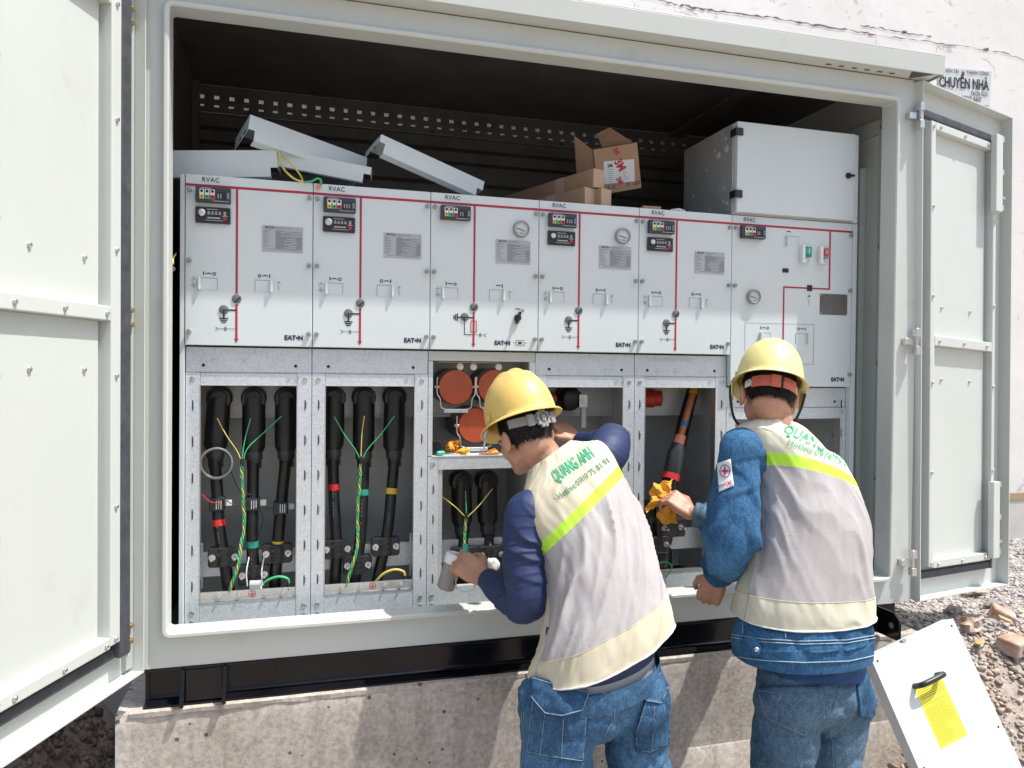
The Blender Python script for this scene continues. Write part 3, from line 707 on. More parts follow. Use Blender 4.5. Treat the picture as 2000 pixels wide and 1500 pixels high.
def fault(C, x, z, big):
    y = -.010
    b = G().box(x, x+.100, y, -.0005, z-.049, z).build('fault_indicator', 'black_plastic', C, bev=.003)
    G().lathe((x+.0175, y, z-.0185), (0,-1,0), [(.0112 if big else .009,0),(.0112 if big else .009,.004),(.0085,.0065),(.004,.0068)], 18).build('push_button', 'steel', b, 40)
    p = G()
    for k in range(4): 
        ring(p, x+.038+k*.0105, z-.0195, .0028, .0016, y-.0006, 10); mark(p, [(x+.0365+k*.0105, z-.0140), (x+.0395+k*.0105, z-.0140)], .0014, y-.0006)
    mark(p, [(x+.081, z-.014), (x+.087, z-.014)], .0018, y-.0006); ring(p, x+.084, z-.0205, .003, .002, y-.0006, 8)
    mark(p, [(x+.076, z-.0262), (x+.092, z-.0262)], .0010, y-.0006)
    for k in range(6): mark(p, [(x+.036+k*.0058, z-.0330), (x+.0395+k*.0058, z-.0330)], .0032, y-.0006)
    mark(p, [(x+.029, z-.0405), (x+.078, z-.0405)], .0011, y-.0006); mark(p, [(x+.033, z-.0072), (x+.064, z-.0072)], .0010, y-.0006)
    p.build('print', 'print_light', b)
    G().lathe((x+.084, y, z-.0345), (0,-1,0), [(.0058,0),(.0058,.0025),(.004,.003)], 14).build('reset_button', 'led_red', b, 40)
def nameplate(C, x, z, w=.122, h=.080, mat='plate_metal', dark=False):
    b = G().box(x, x+w, -.0022, -.0004, z-h, z).build('nameplate', mat, C)
    if not dark:
        text('EATON', front(x+.008, -.0028, z-.0085), .0085, 'ink', 'plate_lettering', b, bold=.03); text('Ring Main Unit', front(x+.042, -.0028, z-.0085), .0075, 'ink_grey', 'plate_lettering', b)
        p = G(); rr = random.Random(int(x*1000))
        for k in range(11):
            zz = z-.0145-k*.0052; mark(p, [(x+.004, zz), (x+.004+rr.uniform(.008, .026), zz)], .0012, -.0027); mark(p, [(x+.040, zz), (x+.040+rr.uniform(.012, .05), zz)], .0010, -.0027)
            if k > 3: mark(p, [(x+w-.024+rr.uniform(0, .01), zz), (x+w-.004, zz)], .0010, -.0027)
            mark(p, [(x+.040, zz-.0026), (x+w-.003, zz-.0026)], .00035, -.0027)
        mark(p, [(x+.010, z-h+.0075), (x+w-.010, z-h+.0065)], .0010, -.0027)
        p.build('print', 'ink_grey', b)
    for a, c in ((.005, .005), (w-.005, .005), (.005, h-.005), (w-.005, h-.005)): inst(pin_m, 'rivet', (x+a, -.0023, z-c), b)
def gauge(C, x, z, r=.0285):
    b = G().lathe((x,0,z), (0,-1,0), [(r,.0005),(r,.012),(r*.93,.016),(r*.86,.0165),(r*.84,.010)], 28).build('pressure_gauge', 'grey_plastic', C, 40)
    G().lathe((x,0,z), (0,-1,0), [(r*.838,.0101),(r*.838,.0112)], 28).build('dial', 'glass_face', b, 40)
    p = G(); 
    for k in range(11):
        a = math.radians(220-26*k); mark(p, [(x+r*.62*math.cos(a), z+r*.62*math.sin(a)), (x+r*.74*math.cos(a), z+r*.74*math.sin(a))], .0010, -.0117)
    mark(p, [(x-.014, z+.001), (x+.010, z-.007)], .0022, -.0121); mark(p, [(x-.006, z-.014), (x+.006, z-.015)], .0018, -.0117)
    p.build('needle', 'ink', b)
def operating_slot(C, x, z, lever_left, lw=.048, lh=.037):
    # recessed pocket drawn flat: its edge shade is painted as two grey strips
    G().box(x, x+lw, -.0012, -.0003, z-lh, z).build('slot_shutter', 'recess', C)
    e = G(); e.box(x, x+lw, -.0016, -.0013, z-.0022, z); e.box(x+(lw-.0018 if lever_left else 0), x+(lw if lever_left else .0018), -.0016, -.0013, z-lh, z-.0023)
    e.build('slot_edge_shade', 'screw_grey', C)
    xx = x-.004 if lever_left else x+lw+.002; t = 1 if lever_left else -1
    G().prism([(xx-.0035,-.0005,z+.001),(xx+.0035,-.0005,z+.001),(xx+.0035,-.0005,z-.036),(xx,-.0005,z-.041),(xx-.0035,-.0005,z-.034)], (0,-.011,0)).build('padlock_tab', 'panel_white', C, bev=.001)
LBL = ['leftmost white switchgear cubicle with three taped cables below', 'second white cubicle from the left with three taped cables below', 'white fuse cubicle with red round fuse caps, third from the left',
       'fourth white cubicle from the left, hand of the bending worker inside', 'fifth white cubicle from the left, with the bare orange cable core', 'widest white cubicle at the right end with green and red push buttons']
CUB = []
for i in range(6):
    x0, w = CX[i], WID[i]; x1 = x0+w; zb = ZB if i < 5 else Z6
    C = thing('switchgear_cubicle', LBL[i], 'switchgear', (x0+w/2, .3, .70), 'row of white switchgear cubicles'); CUB.append(C)
    g_ = .0010
    G().box(x0+g_, x1-g_, -.0002, .020, zb, ZT).build('front_panel', 'panel_white', C, bev=.0016)
    G().box(x0+.002, x1-.002, .0205, .70, zb+.004, ZT-.0015).build('housing', 'panel_white', C)
    if i == 0: G().box(-.014, -.001, .002, .70, .70, ZT-.001).build('side_plate', 'panel_white', C, bev=.001)
    if i == 5: G().box(x1+.001, x1+.022, .0, .70, .70, ZT+.001).build('side_plate', 'panel_white', C, bev=.002)
    yp = -.0012
    rl = G(); rl.box(x0+g_, x1-g_, yp, -.0003, ZT-.036, ZT-.0285)
    if i == 5:
        rl.box(x0+.424, x0+.431, yp, -.0003, ZT-.2605, ZT-.0362); rl.box(x0+.222, x0+.4238, yp, -.0003, ZT-.2605, ZT-.2545); rl.box(x0+.222, x0+.228, yp, -.0003, ZT-.486, ZT-.2607)
    else:
        rl.box(x0+.145, x0+.1515, yp, -.0003, ZT-.357, ZT-.0362); rl.box(x0+.145, x0+.1515, yp, -.0003, ZT-.495, ZT-.389)
        rl.prism([(x0+.1415,-.0003,ZT-.4952),(x0+.155,-.0003,ZT-.4952),(x0+.1483,-.0003,ZT-.5085)], (0,-.0010,0))
        if i == 2: mark(rl, [(x0+.139,ZT-.420),(x0+.1575,ZT-.420),(x0+.1575,ZT-.457),(x0+.139,ZT-.457),(x0+.139,ZT-.420)], .0022, -.0018)
    rl.build('mimic_line', 'red_line', C)
    text('RVAC', front(x0+.047, -.0012, ZT-.020), .0200, 'letter_grey', 'lettering', C, spacing=1.12, sx=.92, bold=.016)
    dz = -.0065 if i in (1, 2, 3, 4) else 0
    indicator(C, x0+.031, ZT-.0385+dz*.6, i not in (0, 2, 5))
    if i not in (2, 5): fault(C, x0+.030, ZT-.0975+dz*.7, i in (0, 1))
    for zz in ((.048, .261, .476) if i < 5 else (.047, .261)):
        inst(scr_m, 'panel_screw', (x0+.013, -.0002, ZT-zz), C); inst(scr_m, 'panel_screw', (x1-.0115, -.0002, ZT-zz), C)
    if i == 5: inst(scr_m, 'panel_screw', (x1-.008, -.0002, ZT-.586), C)
    pr = G(); y = -.0012
    if i < 5:
        nameplate(C, x0+.2225, ZT-.142)
        io(pr, x0+.070, ZT-.2985, y); 
        if i != 2: io(pr, x0+.229, ZT-.2985, y, True)
        else: mark(pr, [(x0+.226,ZT-.298),(x0+.233,ZT-.2965),(x0+.239,ZT-.2985)], .0024, y); mark(pr, [(x0+.246,ZT-.303),(x0+.246,ZT-.294)], .0028, y)
        operating_slot(C, x0+.046, ZT-.311, True); operating_slot(C, x0+.201, ZT-.3115, False)
        sy = G(); X = x0+.025; mark(sy, [(X,ZT-.309),(X,ZT-.317)], .0012, y); mark(sy, [(X-.0065,ZT-.317),(X+.0065,ZT-.317)], .0012, y); mark(sy, [(X-.005,ZT-.322),(X,ZT-.329),(X,ZT-.334)], .0010, y); earth(sy, X, ZT-.3345, y, .6, w=.0018)
        X = x0+.273; mark(sy, [(X,ZT-.313),(X,ZT-.321)], .0011, y); mark(sy, [(X-.0055,ZT-.3185),(X+.0055,ZT-.3185)], .0012, y); mark(sy, [(X-.0045,ZT-.324),(X,ZT-.331),(X,ZT-.342)], .0010, y)
        sy.build('symbol', 'ink_grey', C)
        for (dx, dzz, sl) in ((.1485, .373, True), (.1115 if i != 2 else .117, .407, False)):
            q = G().lathe((x0+dx, 0, ZT-dzz), (0,-1,0), [(.0138,.0003),(.0138,.0030),(.0128,.0036)], 24).build('position_disc', 'disc_grey', C, 40)
            sl_ = G()
            if sl: mark(sl_, [(x0+dx-.0035, ZT-dzz-.008), (x0+dx+.0090, ZT-dzz+.0035)], .0036, -.0042)
            else:
                if i == 2: mark(sl_, [(x0+dx-.0125, ZT-dzz-.001), (x0+dx+.0125, ZT-dzz-.001)], .0022, -.0042); mark(sl_, [(x0+dx-.002, ZT-dzz-.003), (x0+dx-.002, ZT-dzz-.012)], .0034, -.0042)
                else: mark(sl_, [(x0+dx, ZT-dzz-.0012), (x0+dx+.0125, ZT-dzz-.0012)], .0022, -.0042); mark(sl_, [(x0+dx, ZT-dzz-.003), (x0+dx, ZT-dzz-.0125)], .0034, -.0042)
            sl_.build('disc_mark', 'ink', q)
        if i != 2:
            mark(pr, [(x0+.126,ZT-.408),(x0+.1445,ZT-.408)], .0040, y); mark(pr, [(x0+.1115,ZT-.4235),(x0+.1115,ZT-.432)], .0042, y); earth(pr, x0+.1115, ZT-.434, y, 1.0)
            mark(pr, [(x0+.119,ZT-.466),(x0+.1445,ZT-.466)], .0012, y); mark(pr, [(x0+.093,ZT-.466),(x0+.1135,ZT-.466)], .0012, y)
            for xx in (.1145, .1185): mark(pr, [(x0+xx,ZT-.4605),(x0+xx,ZT-.4715)], .0016, y)
            mark(pr, [(x0+.088,ZT-.461),(x0+.092,ZT-.463),(x0+.093,ZT-.466),(x0+.092,ZT-.469),(x0+.088,ZT-.471)], .0013, y)
            text('EAT•N', front(x0+.290, -.0012, ZT-.4955), .0195, 'navy', 'maker_mark', C, bold=.055, sx=1.0)
        else:
            mark(pr, [(x0+.131,ZT-.409),(x0+.1445,ZT-.409)], .0040, y); mark(pr, [(x0+.094,ZT-.409),(x0+.1025,ZT-.409)], .0034, y); earth(pr, x0+.0925, ZT-.409, y, 1.0, True)
            mark(pr, [(x0+.117,ZT-.422),(x0+.117,ZT-.466),(x0+.1445,ZT-.466)], .0020, y); mark(pr, [(x0+.152,ZT-.466),(x0+.1685,ZT-.466)], .0012, y); mark(pr, [(x0+.173,ZT-.466),(x0+.186,ZT-.466)], .0012, y)
            for xx in (.1695, .173): mark(pr, [(x0+xx,ZT-.460),(x0+xx,ZT-.472)], .0014, y)
            mark(pr, [(x0+.192,ZT-.461),(x0+.187,ZT-.464),(x0+.186,ZT-.466),(x0+.187,ZT-.469),(x0+.192,ZT-.472)], .0012, y)
            text('EAT•N', front(x0+.221, -.0012, ZT-.4975), .0190, 'navy', 'maker_mark', C, bold=.055)
            mark(pr, [(x0+.297,ZT-.482),(x0+.325,ZT-.482),(x0+.325,ZT-.498),(x0+.297,ZT-.498),(x0+.297,ZT-.482)], .0013, y); mark(pr, [(x0+.287,ZT-.490),(x0+.297,ZT-.490)], .0012, y); mark(pr, [(x0+.325,ZT-.490),(x0+.335,ZT-.490)], .0012, y); mark(pr, [(x0+.308,ZT-.490),(x0+.3135,ZT-.490)], .0065, y)
            mark(pr, [(x0+.2945,ZT-.3745),(x0+.303,ZT-.3735),(x0+.3105,ZT-.3765)], .0026, y); ring(pr, x0+.319, ZT-.380, .0036, .0020, y)
            kb = G().lathe((x0+.301,0,ZT-.405), (0,-1,0), [(.0125,.0003),(.0115,.010),(.010,.011)], 20).build('rotary_knob', 'black_plastic', C, 40)
            k2 = G(); c = Vector((x0+.301, 0, ZT-.405)); t = Vector((.30, 0, 1)).normalized(); n = Vector((t.z, 0, -t.x))
            k2.prism([c-t*.021-n*.0035, c-t*.021+n*.0035, c+t*.021+n*.0035, c+t*.021-n*.0035], (0,-.024,0)); k2.build('knob_grip', 'black_plastic', kb, bev=.002)
            gauge(C, x0+.3095, ZT-.104)
        if i == 3: gauge(C, x0+.3085, ZT-.106)
    else:
        nameplate(C, x0+.386, ZT-.276, .124, .080, 'plate_dark', True); gauge(C, x0+.091, ZT-.300, .0275)
        mark(pr, [(x0+.234,ZT-.0475),(x0+.243,ZT-.046),(x0+.251,ZT-.0485)], .0026, y)
        operating_slot(C, x0+.238, ZT-.064, True, .047, .036)
        for (dx, cm, lbl) in ((.322, 'button_green', 'I'), (.402, 'button_red', 'O')):
            b = G().box(x0+dx-.0175, x0+dx+.0175, -.012, -.0004, ZT-.140, ZT-.101).build('push_button_guard', 'grey_plastic' if lbl == 'O' else 'button_green', C, bev=.003)
            c2 = G(); c2.box(x0+dx-.030, x0+dx-.0178, -.020, -.0004, ZT-.150, ZT-.098); c2.box(x0+dx-.030, x0+dx+.006, -.018, -.0004, ZT-.163, ZT-.1502); c2.build('clear_cover', 'clear_white', b, bev=.0015)
            G().lathe((x0+dx,-.012,ZT-.119), (0,-1,0), [(.0135,.0002),(.0135,.005),(.0120,.0062)], 20).build('push_button', 'teal' if lbl == 'I' else cm, b, 40)
            m2 = G(); 
            if lbl == 'I': mark(m2, [(x0+dx,ZT-.1265),(x0+dx,ZT-.1115)], .0026, -.0188)
            else: ring(m2, x0+dx, ZT-.119, .0055, .0028, -.0188)
            m2.build('button_mark', 'print_light', b); m3 = G()
            for k in range(3): mark(m3, [(x0+dx-.012, ZT-.1535-k*.003), (x0+dx+.002, ZT-.1535-k*.003)], .0010, -.0186)
            m3.build('print', 'ink_grey', b)
        G().box(x0+.218, x0+.243, -.003, -.0004, ZT-.2025, ZT-.187).build('counter_window', 'ink', C); 
        G().box(x0+.328, x0+.348, -.004, -.0004, ZT-.268, ZT-.246).build('position_flag', 'ink', C)
        sy = G(); X = x0+.337; mark(sy, [(X,ZT-.279),(X,ZT-.291)], .0013, y); mark(sy, [(X-.003,ZT-.288),(X+.003,ZT-.288)], .005, y); mark(sy, [(X-.006,ZT-.296),(X-.001,ZT-.307),(X,ZT-.322)], .0014, y)
        mark(sy, [(x0+.060,ZT-.397),(x0+.361,ZT-.396),(x0+.361,ZT-.548),(x0+.110,ZT-.548),(x0+.060,ZT-.498),(x0+.060,ZT-.397)], .0008, y); sy.build('symbol', 'ink_grey', C)
        io(pr, x0+.144, ZT-.4135, y); io(pr, x0+.306, ZT-.4135, y, True)
        operating_slot(C, x0+.130, ZT-.431, True, .041, .036); operating_slot(C, x0+.280, ZT-.431, False, .050, .038)
        hb = G(); hb.prism([(x0+.122,-.0005,ZT-.432),(x0+.131,-.0005,ZT-.438),(x0+.129,-.0005,ZT-.462),(x0+.119,-.0005,ZT-.462)], (0,-.014,0)); hb.build('handle_tab', 'panel_white', C, bev=.002)
        q = G().lathe((x0+.226,0,ZT-.494), (0,-1,0), [(.0130,.0003),(.0130,.0030),(.0118,.0036)], 24).build('position_disc', 'disc_grey', C, 40)
        text('EAT•N', front(x0+.442, -.0012, ZT-.6125), .0210, 'navy', 'maker_mark', C, bold=.055)
    pr.build('print', 'ink', C)
    # ------------- lower cable compartment frame (galvanised)
    y0, y1 = YL, YL+.018
    zt = zb-.002; za = 1.490 if i < 5 else 1.376; zo = 1.450 if i < 5 else 1.333
    if i != 2:
        G().box(x0+.001, x1-.001, YL+.004, y1, za+.001, zt-.003).build('header_plate', 'galv', C, bev=.001)
        G().box(x0+.001, x1-.001, YL, y1, za-.0005, za+.0007).build('header_lip', 'galv', C)
        for xx in (.051, w-.050): inst(hole_m, 'bolt_hole', (x0+xx, YL+.0036, za+.022), C)
        if i < 5: 
            sc_ = G(); rr = random.Random(i*5+1); Yk = YL+.0030
            for (cx, sh) in ((.085, 'D'), (.170, 'X'), (.262, 'V')) if i in (0, 1) else ((.085, 'X'), (.165, 'V'), (.27, 'D')) if i == 3 else ((.09, 'X'), (.165, 'D'), (.27, 'V')):
                q = x0+cx; zz = za+.035 if i == 0 else za+.022 if i > 2 else za+.042
                if sh == 'X': mark(sc_, [(q-.009,zz+.010),(q+.009,zz-.010)], .0014, Yk); mark(sc_, [(q-.010,zz-.009),(q+.009,zz+.009)], .0014, Yk)
                elif sh == 'V': mark(sc_, [(q-.010,zz+.009),(q-.001,zz-.010),(q+.011,zz+.010)], .0014, Yk)
                else: mark(sc_, [(q-.006,zz+.010),(q-.006,zz-.010)], .0014, Yk); mark(sc_, [(q-.010,zz+.004),(q+.006,zz+.006),(q+.009,zz-.002),(q-.006,zz-.006)], .0013, Yk)
            for k in range(5 if i != 4 else 16):
                q = x0+(.16+.018*k if i != 4 else .06+.011*k); zz = za+.062+rr.uniform(-.004, .004); mark(sc_, [(q,zz-.006),(q+rr.uniform(.002,.009),zz+.006),(q+.009,zz-.004)], .0011, Yk)
            sc_.build('chalk_mark', 'print_light', C)
        lw, rw_ = (.042, .045)
        if i == 5: lw, rw_ = .040, .026
        lp_ = G().box(x0+.0008, x0+lw, YL, y1, .702, za-.001).build('post', 'galv', C, bev=.001)
        rp_ = G().box(x1-rw_, x1-.0008, YL, y1, .702, za-.001).build('post', 'galv', C, bev=.001)
        G().box(x0+lw+.0006, x1-rw_-.0006, YL+.001, y1, zo, za-.002).build('top_rail', 'galv', C, bev=.0008)
        G().box(x0+lw+.0006, x1-rw_-.0006, YL+.001, y1, .703, .776).build('bottom_rail', 'galv', C, bev=.0008)
        ed = G(); ed.box(x0+lw, x0+lw+.0016, YL-.0012, YL+.03, .776, zo); ed.box(x1-rw_-.0016, x1-rw_, YL-.0012, YL+.03, .776, zo); ed.box(x0+lw, x1-rw_, YL-.0012, YL+.03, .7745, .7762); ed.box(x0+lw, x1-rw_, YL-.0012, YL+.02, zo-.001, zo+.0008); ed.build('opening_edge', 'steel', C)
        for (pp, xc) in ((lp_, x0+.021), (rp_, x1-.0205)):
            inst(riv_m, 'rivet', (xc, YL, za-.020), pp)
            for zz in (.747, .716): inst(riv_m, 'rivet', (xc, YL, zz), pp)
            for k in range(6): inst(slit_m, 'post_slot', (xc, YL, 1.388-k*.112), pp); inst(tab_m, 'slot_tab', (xc, YL, 1.388-k*.112), pp)
        # earth bar
        if i in (0, 1):
            eb = G().box(x0+lw+.002, x1-rw_-.002, YL+.006, YL+.012, .7765, .8065).build('earth_bar', 'steel', C, bev=.001)
            for k in (.20, .40, .68, .86): G().lathe((x0+lw+.288*k, YL+.006, .792), (0,-1,0), [(.0085,0),(.0085,.002),(.006,.0022),(.006,.009),(.0035,.0092),(.0035,.016)], 8).build('bolt', 'steel', eb, 40)
            er = G(); X, z_ = x0+lw+.155, .793; ring(er, X, z_, .0105, .0020, YL+.0052, 20); mark(er, [(X,z_+.008),(X,z_)], .0018, YL+.0052); earth(er, X, z_, YL+.0052, .55, w=.0030); er.build('earth_symbol', 'tape_red', eb)
    else:
        pa = 'galv'; zsh = 1.170
        G().box(x0+.001, x1-.001, YL+.004, y1, 1.536, zt-.003).build('header_plate', 'paint', C, bev=.001)
        lp_ = G().box(x0+.0008, x0+.016, YL, y1, 1.216, 1.535).build('post', 'galv', C, bev=.001)
        rp_ = G().box(x1-.022, x1-.0008, YL, y1, .702, 1.535).build('post', 'galv', C, bev=.001)
        G().box(x0+.0162, x1-.0222, YL-.002, YL+.24, 1.2135, 1.2160).build('shelf', 'paint', C)
        G().box(x0+.036, x1-.0222, YL, y1, 1.170, 1.2132).build('shelf_rail', 'galv', C, bev=.001)
        l2 = G().box(x0+.0008, x0+.0355, YL, y1, .702, 1.2132).build('post', 'galv', C, bev=.001)
        G().box(x0+.036, x1-.0222, YL+.001, y1, .703, .776).build('bottom_rail', 'galv', C, bev=.0008)
        ed = G(); ed.box(x0+.0355, x0+.0515, YL+.004, YL+.03, .776, 1.1695); ed.build('inner_post', 'galv_warm', C)
        inst(riv_m, 'rivet', (x0+.018, YL, 1.190), l2)
        for zz in (.747, .716): inst(riv_m, 'rivet', (x0+.018, YL, zz), l2)
        for k in range(5): inst(slit_m, 'post_slot', (x0+.020, YL, 1.105-k*.10), l2); inst(tab_m, 'slot_tab', (x0+.020, YL, 1.105-k*.10), l2)
    # compartment box behind
    cb = G(); yb = .36
    cb.box(x0+.0015, x0+.004, y1+.001, yb, .703, zb-.002); cb.box(x1-.004, x1-.0015, y1+.001, yb, .703, zb-.002); cb.box(x0+.0042, x1-.0042, yb-.003, yb, .703, zb-.002)
    cb.build('compartment', 'comp_grey', C)
    G().box(x0+.0044, x1-.0044, .20, yb-.0032, 1.342, zb-.006).build('bushing_panel', 'galv_warm' if i < 2 else 'comp_grey', C)
    G().box(x0+.0044, x1-.0044, .196, .1998, 1.338, 1.346).build('panel_edge', 'comp_grey', C)
    if i != 5:
        br = G().box(x0+.035, x1-.035, .105, .109, .836, .915).build('clamp_bracket', 'galv', C)
        for xx in (x0+.010, x1-.045): G().box(xx, xx+.034, .1045, .1105, .80, .945).build('bracket_strap', 'galv', br, bev=.001)
        for zz in (.858, .895):
            for xx in (x0+.027, x1-.028): G().lathe((xx,.1045,zz), (0,-1,0), [(.010,0),(.010,.002),(.007,.0022),(.007,.006)], 6).build('bolt', 'steel', br, 40)
    for k in range(6):
        G().cyl((x1-.0045,.09,1.37-k*.112), (x1-.014,.09,1.37-k*.112), .005, n=8).build('stud', 'steel', C, 40)
# ------------------------------------------------------------------ fuse canisters of the third cubicle
C3 = CUB[2]; fx = CX[2]
for (x, z) in ((.853, 1.447), (.990, 1.449), (.923, 1.315)):
    f = G().lathe((x,.062,z), (0,1,0), [(.058,0),(.060,.004),(.060,.012),(.058,.014)], 36).build('fuse_cap', 'fuse_red', C3, 30)
    G().lathe((x-.004,.077,z+.002), (0,1,0), [(.062,0),(.062,.20)], 30).build('fuse_tube', 'sleeve_dark', f, 40)
    for s in (-1, 1):
        G().tube(bez([(x+s*.066,.058,z+.034),(x+s*.066,.058,z-.020),(x+s*.056,.056,z-.040),(x+s*.052,.055,z-.068),(x+s*.040,.056,z-.075)], 6), .0025, 8).build('bail_wire', 'steel', f, 60)
        G().cyl((x+s*.058,.064,z), (x+s*.074,.064,z), .0055, n=10).build('pivot_pin', 'brass', f, 40)
    G().box(x-.042, x+.042, .052, .060, z-.088, z-.074).build('bracket', 'galv', f, bev=.003)
for x in (.868, .915, 1.005): G().lathe((x,.072,1.517), (0,-1,0), [(.012,0),(.012,.004),(.008,.0042),(.008,.008),(.004,.0082)], 14).build('ring_nut', 'steel', C3, 40)
G().tube([(.79,.05,1.533),(1.0,.05,1.533)], .003, 8).build('link_rod', 'steel', C3)
# ------------------------------------------------------------------ fourth and fifth cubicle fittings
C4 = CUB[3]; bu = G().lathe((1.300,.20,1.405), (0,-1,0), [(.048,0),(.044,.03),(.046,.05),(.038,.06),(.036,.09),(.02,.095)], 24).build('bushing', 'cable_black', C4, 40)
G().lathe((1.235,.20,1.405), (0,-1,0), [(.026,0),(.022,.04),(.012,.045),(.012,.06)], 18).build('bushing', 'fuse_red', C4, 40)
lv = G().box(1.318, 1.352, .098, .104, 1.372, 1.424).build('contact_lever', 'steel', C4, bev=.004)
G().cyl((1.335,.101,1.372), (1.335,.101,1.30), .013, n=12).build('lever_barrel', 'plate_metal', lv, 40)
for z in (1.405, 1.312): G().lathe((1.335,.097,z), (0,-1,0), [(.011,0),(.011,.003),(.006,.0032),(.006,.008)], 10).build('bolt', 'steel', lv, 40)
C5 = CUB[4]
G().lathe((1.628,.19,1.405), (1,-.35,0), [(.045,-.06),(.045,-.01),(.034,-.005),(.036,.03),(.030,.034),(.030,.058),(.020,.062)], 22).build('bushing', 'tape_red', C5, 40)
for (x, z) in ((1.81,1.17),(1.81,1.02),(1.80,.90),(1.80,.82),(1.74,1.24),(1.74,1.05)): G().lathe((x,.355,z), (0,-1,0), [(.010,0),(.010,.002),(.006,.0022),(.006,.008)], 8).build('bolt', 'steel', C5, 40)
# ------------------------------------------------------------------ cables, clamps and wires in the compartments
def cable(label, pts, ztop, bandc, bandz, grp, conn=True, sensor=None, elbow_y=.115):
    """pts: cable path below the connector (x, z) list; first entry is the connector top"""
    x0, z0 = pts[0]
    T = thing('power_cable', label, 'cable', (pts[-1][0], .10, .70), grp)
    if conn:
        k = ztop/.17
        c = G(); c.lathe((x0,elbow_y+.085,z0), (0,-1,0), [(.034,0),(.040,.03),(.040,.075),(.036,.088),(.026,.090),(.024,.094),(.010,.095)], 26)
        x1, z1 = pts[1]
        c.tube([(x0,elbow_y+.02,z0+.004),(x0*.7+x1*.3,elbow_y+.02,z0-.05*k),(x0*.3+x1*.7,elbow_y+.018,z0-.115*k),(x1,elbow_y+.015,z1+.018),(x1,elbow_y+.013,z1)], [.036,.0365,.037,.036,.027], 20)
        c.build('elbow_connector', 'cable_black', T, 50)
        c2 = G(); c2.tube([(x1,elbow_y+.013,z1+.004),(x1+.001,elbow_y+.010,z1-.022)], .0275, 20); c2.tube([(x1+.001,elbow_y+.010,z1-.0215),(x1+.002,elbow_y+.008,z1-.050)], .0235, 20)
        c2.build('connector_collar', 'sleeve_dark', T, 50)
    P = [(x, elbow_y-.005 if i < 2 else .088, z) for i, (x, z) in enumerate(pts[1:])]
    P = bez([(p[0], p[1], p[2]-(.03 if i == 0 and conn else 0)) for i, p in enumerate(P)], 10)
    cb_ = G().tube(P, .0185, 16).build('cable', 'cable_black', T, 60)
    def near(z): 
        j = min(range(len(P)), key=lambda q: abs(P[q].z-z)); a = P[max(0, j-1)]; b = P[min(len(P)-1, j+1)]; return P[j], (b-a).normalized()
    if bandc:
        p, t = near(bandz); G().tube([p-t*.010, p+t*.010], .0196, 18).build('phase_tape', bandc, T, 50)
    # printed dashes along the sheath
    pr = G()
    for z in np.arange(bandz-.015, bandz-.11, -.012) if bandc else []:
        p, t = near(z); q = p+Vector((-.004, -.0188, 0)); pr.add([q+Vector((-.0006,0,-.003)), q+Vector((.0006,0,-.003)), q+Vector((.0006,0,.003)), q+Vector((-.0006,0,.003))], [(0,1,2,3)])
    if bandc: pr.build('sheath_print', 'grey_plastic', cb_)['kind'] = 'stuff'
    if sensor:
        p, t = near(sensor); s = G(); s.box(p.x-.024, p.x+.022, p.y-.030, p.y+.024, p.z-.020, p.z+.020)
        so = s.build('current_sensor', 'black_plastic', T, bev=.004); pr = G()
        for k in range(3): mark(pr, [(p.x-.002+k*.007, p.z-.012), (p.x-.002+k*.007, p.z+.013)], .0022, p.y-.0306)
        pr.build('print', 'print_light', so); G().box(p.x+.0225, p.x+.042, p.y+.0, p.y+.018, p.z-.009, p.z+.010).build('sensor_clip', 'clear_white', so, bev=.002)
    return T
def clamp(label, x, z, y=.062, w=.094, h=.062):
    T = thing('cable_clamp', label, 'clamp', (x, y+.03, z-h/2), 'black cable clamps')
    G().prism([(x-w/2,y+.004,z-h/2+.006),(x-w/2+.006,y+.004,z-h/2),(x+w/2-.006,y+.004,z-h/2),(x+w/2,y+.004,z-h/2+.006),(x+w/2,y+.004,z+h/2-.006),(x+w/2-.006,y+.004,z+h/2),(x-w/2+.006,y+.004,z+h/2),(x-w/2,y+.004,z+h/2-.006)], (0,.036,0)).build('clamp_block', 'black_plastic', T, bev=.003)
    b = G(); b.tube([(x,.086,z-h/2+.004),(x,.086,z+h/2-.004)], .0265, 20); 
    for s in (-.017, 0, .017): b.tube([(x,.086,z+s-.003),(x,.086,z+s+.003)], .0288, 20)
    b.build('clamp_saddle', 'black_plastic', T, 40)
    for s in (-1, 1):
        c = Vector((x+s*.034, y+.003, z+.002)); d = Vector((-.06*s-.05, -1, -.28)).normalized() if False else Vector((0,-1,0))
        q = G(); q.lathe(c, d, [(.0105,0),(.0105,.003),(.0078,.0032),(.0078,.011),(.0046,.0112),(.0046,.036),(.003,.037)], 10); q.build('clamp_bolt', 'steel', T, 40)
g1 = 'three cables of the leftmost cubicle'; g2 = 'three cables of the second cubicle'
cable('black elbow cable with red tape in the leftmost cubicle', [(.088,1.406),(.078,1.235),(.086,1.10),(.093,1.00),(.108,.905),(.122,.80),(.130,.70)], .17, 'tape_red', 1.012, g1, True, 1.072)
cable('black elbow cable with green tape in the leftmost cubicle', [(.194,1.406),(.195,1.228),(.194,1.10),(.193,.98),(.198,.84),(.200,.76),(.200,.70)], .178, 'tape_green', .944, g1, True, 1.062)
cable('black elbow cable with yellow tape in the leftmost cubicle', [(.297,1.406),(.296,1.230),(.286,1.10),(.276,.98),(.271,.905),(.264,.80),(.262,.70)], .176, 'tape_yellow', .937, g1, True, 1.057)
cable('black elbow cable with red tape in the second cubicle', [(.449,1.409),(.447,1.232),(.450,1.10),(.454,1.0),(.460,.91),(.455,.80),(.453,.70)], .177, 'tape_red', 1.115, g2)
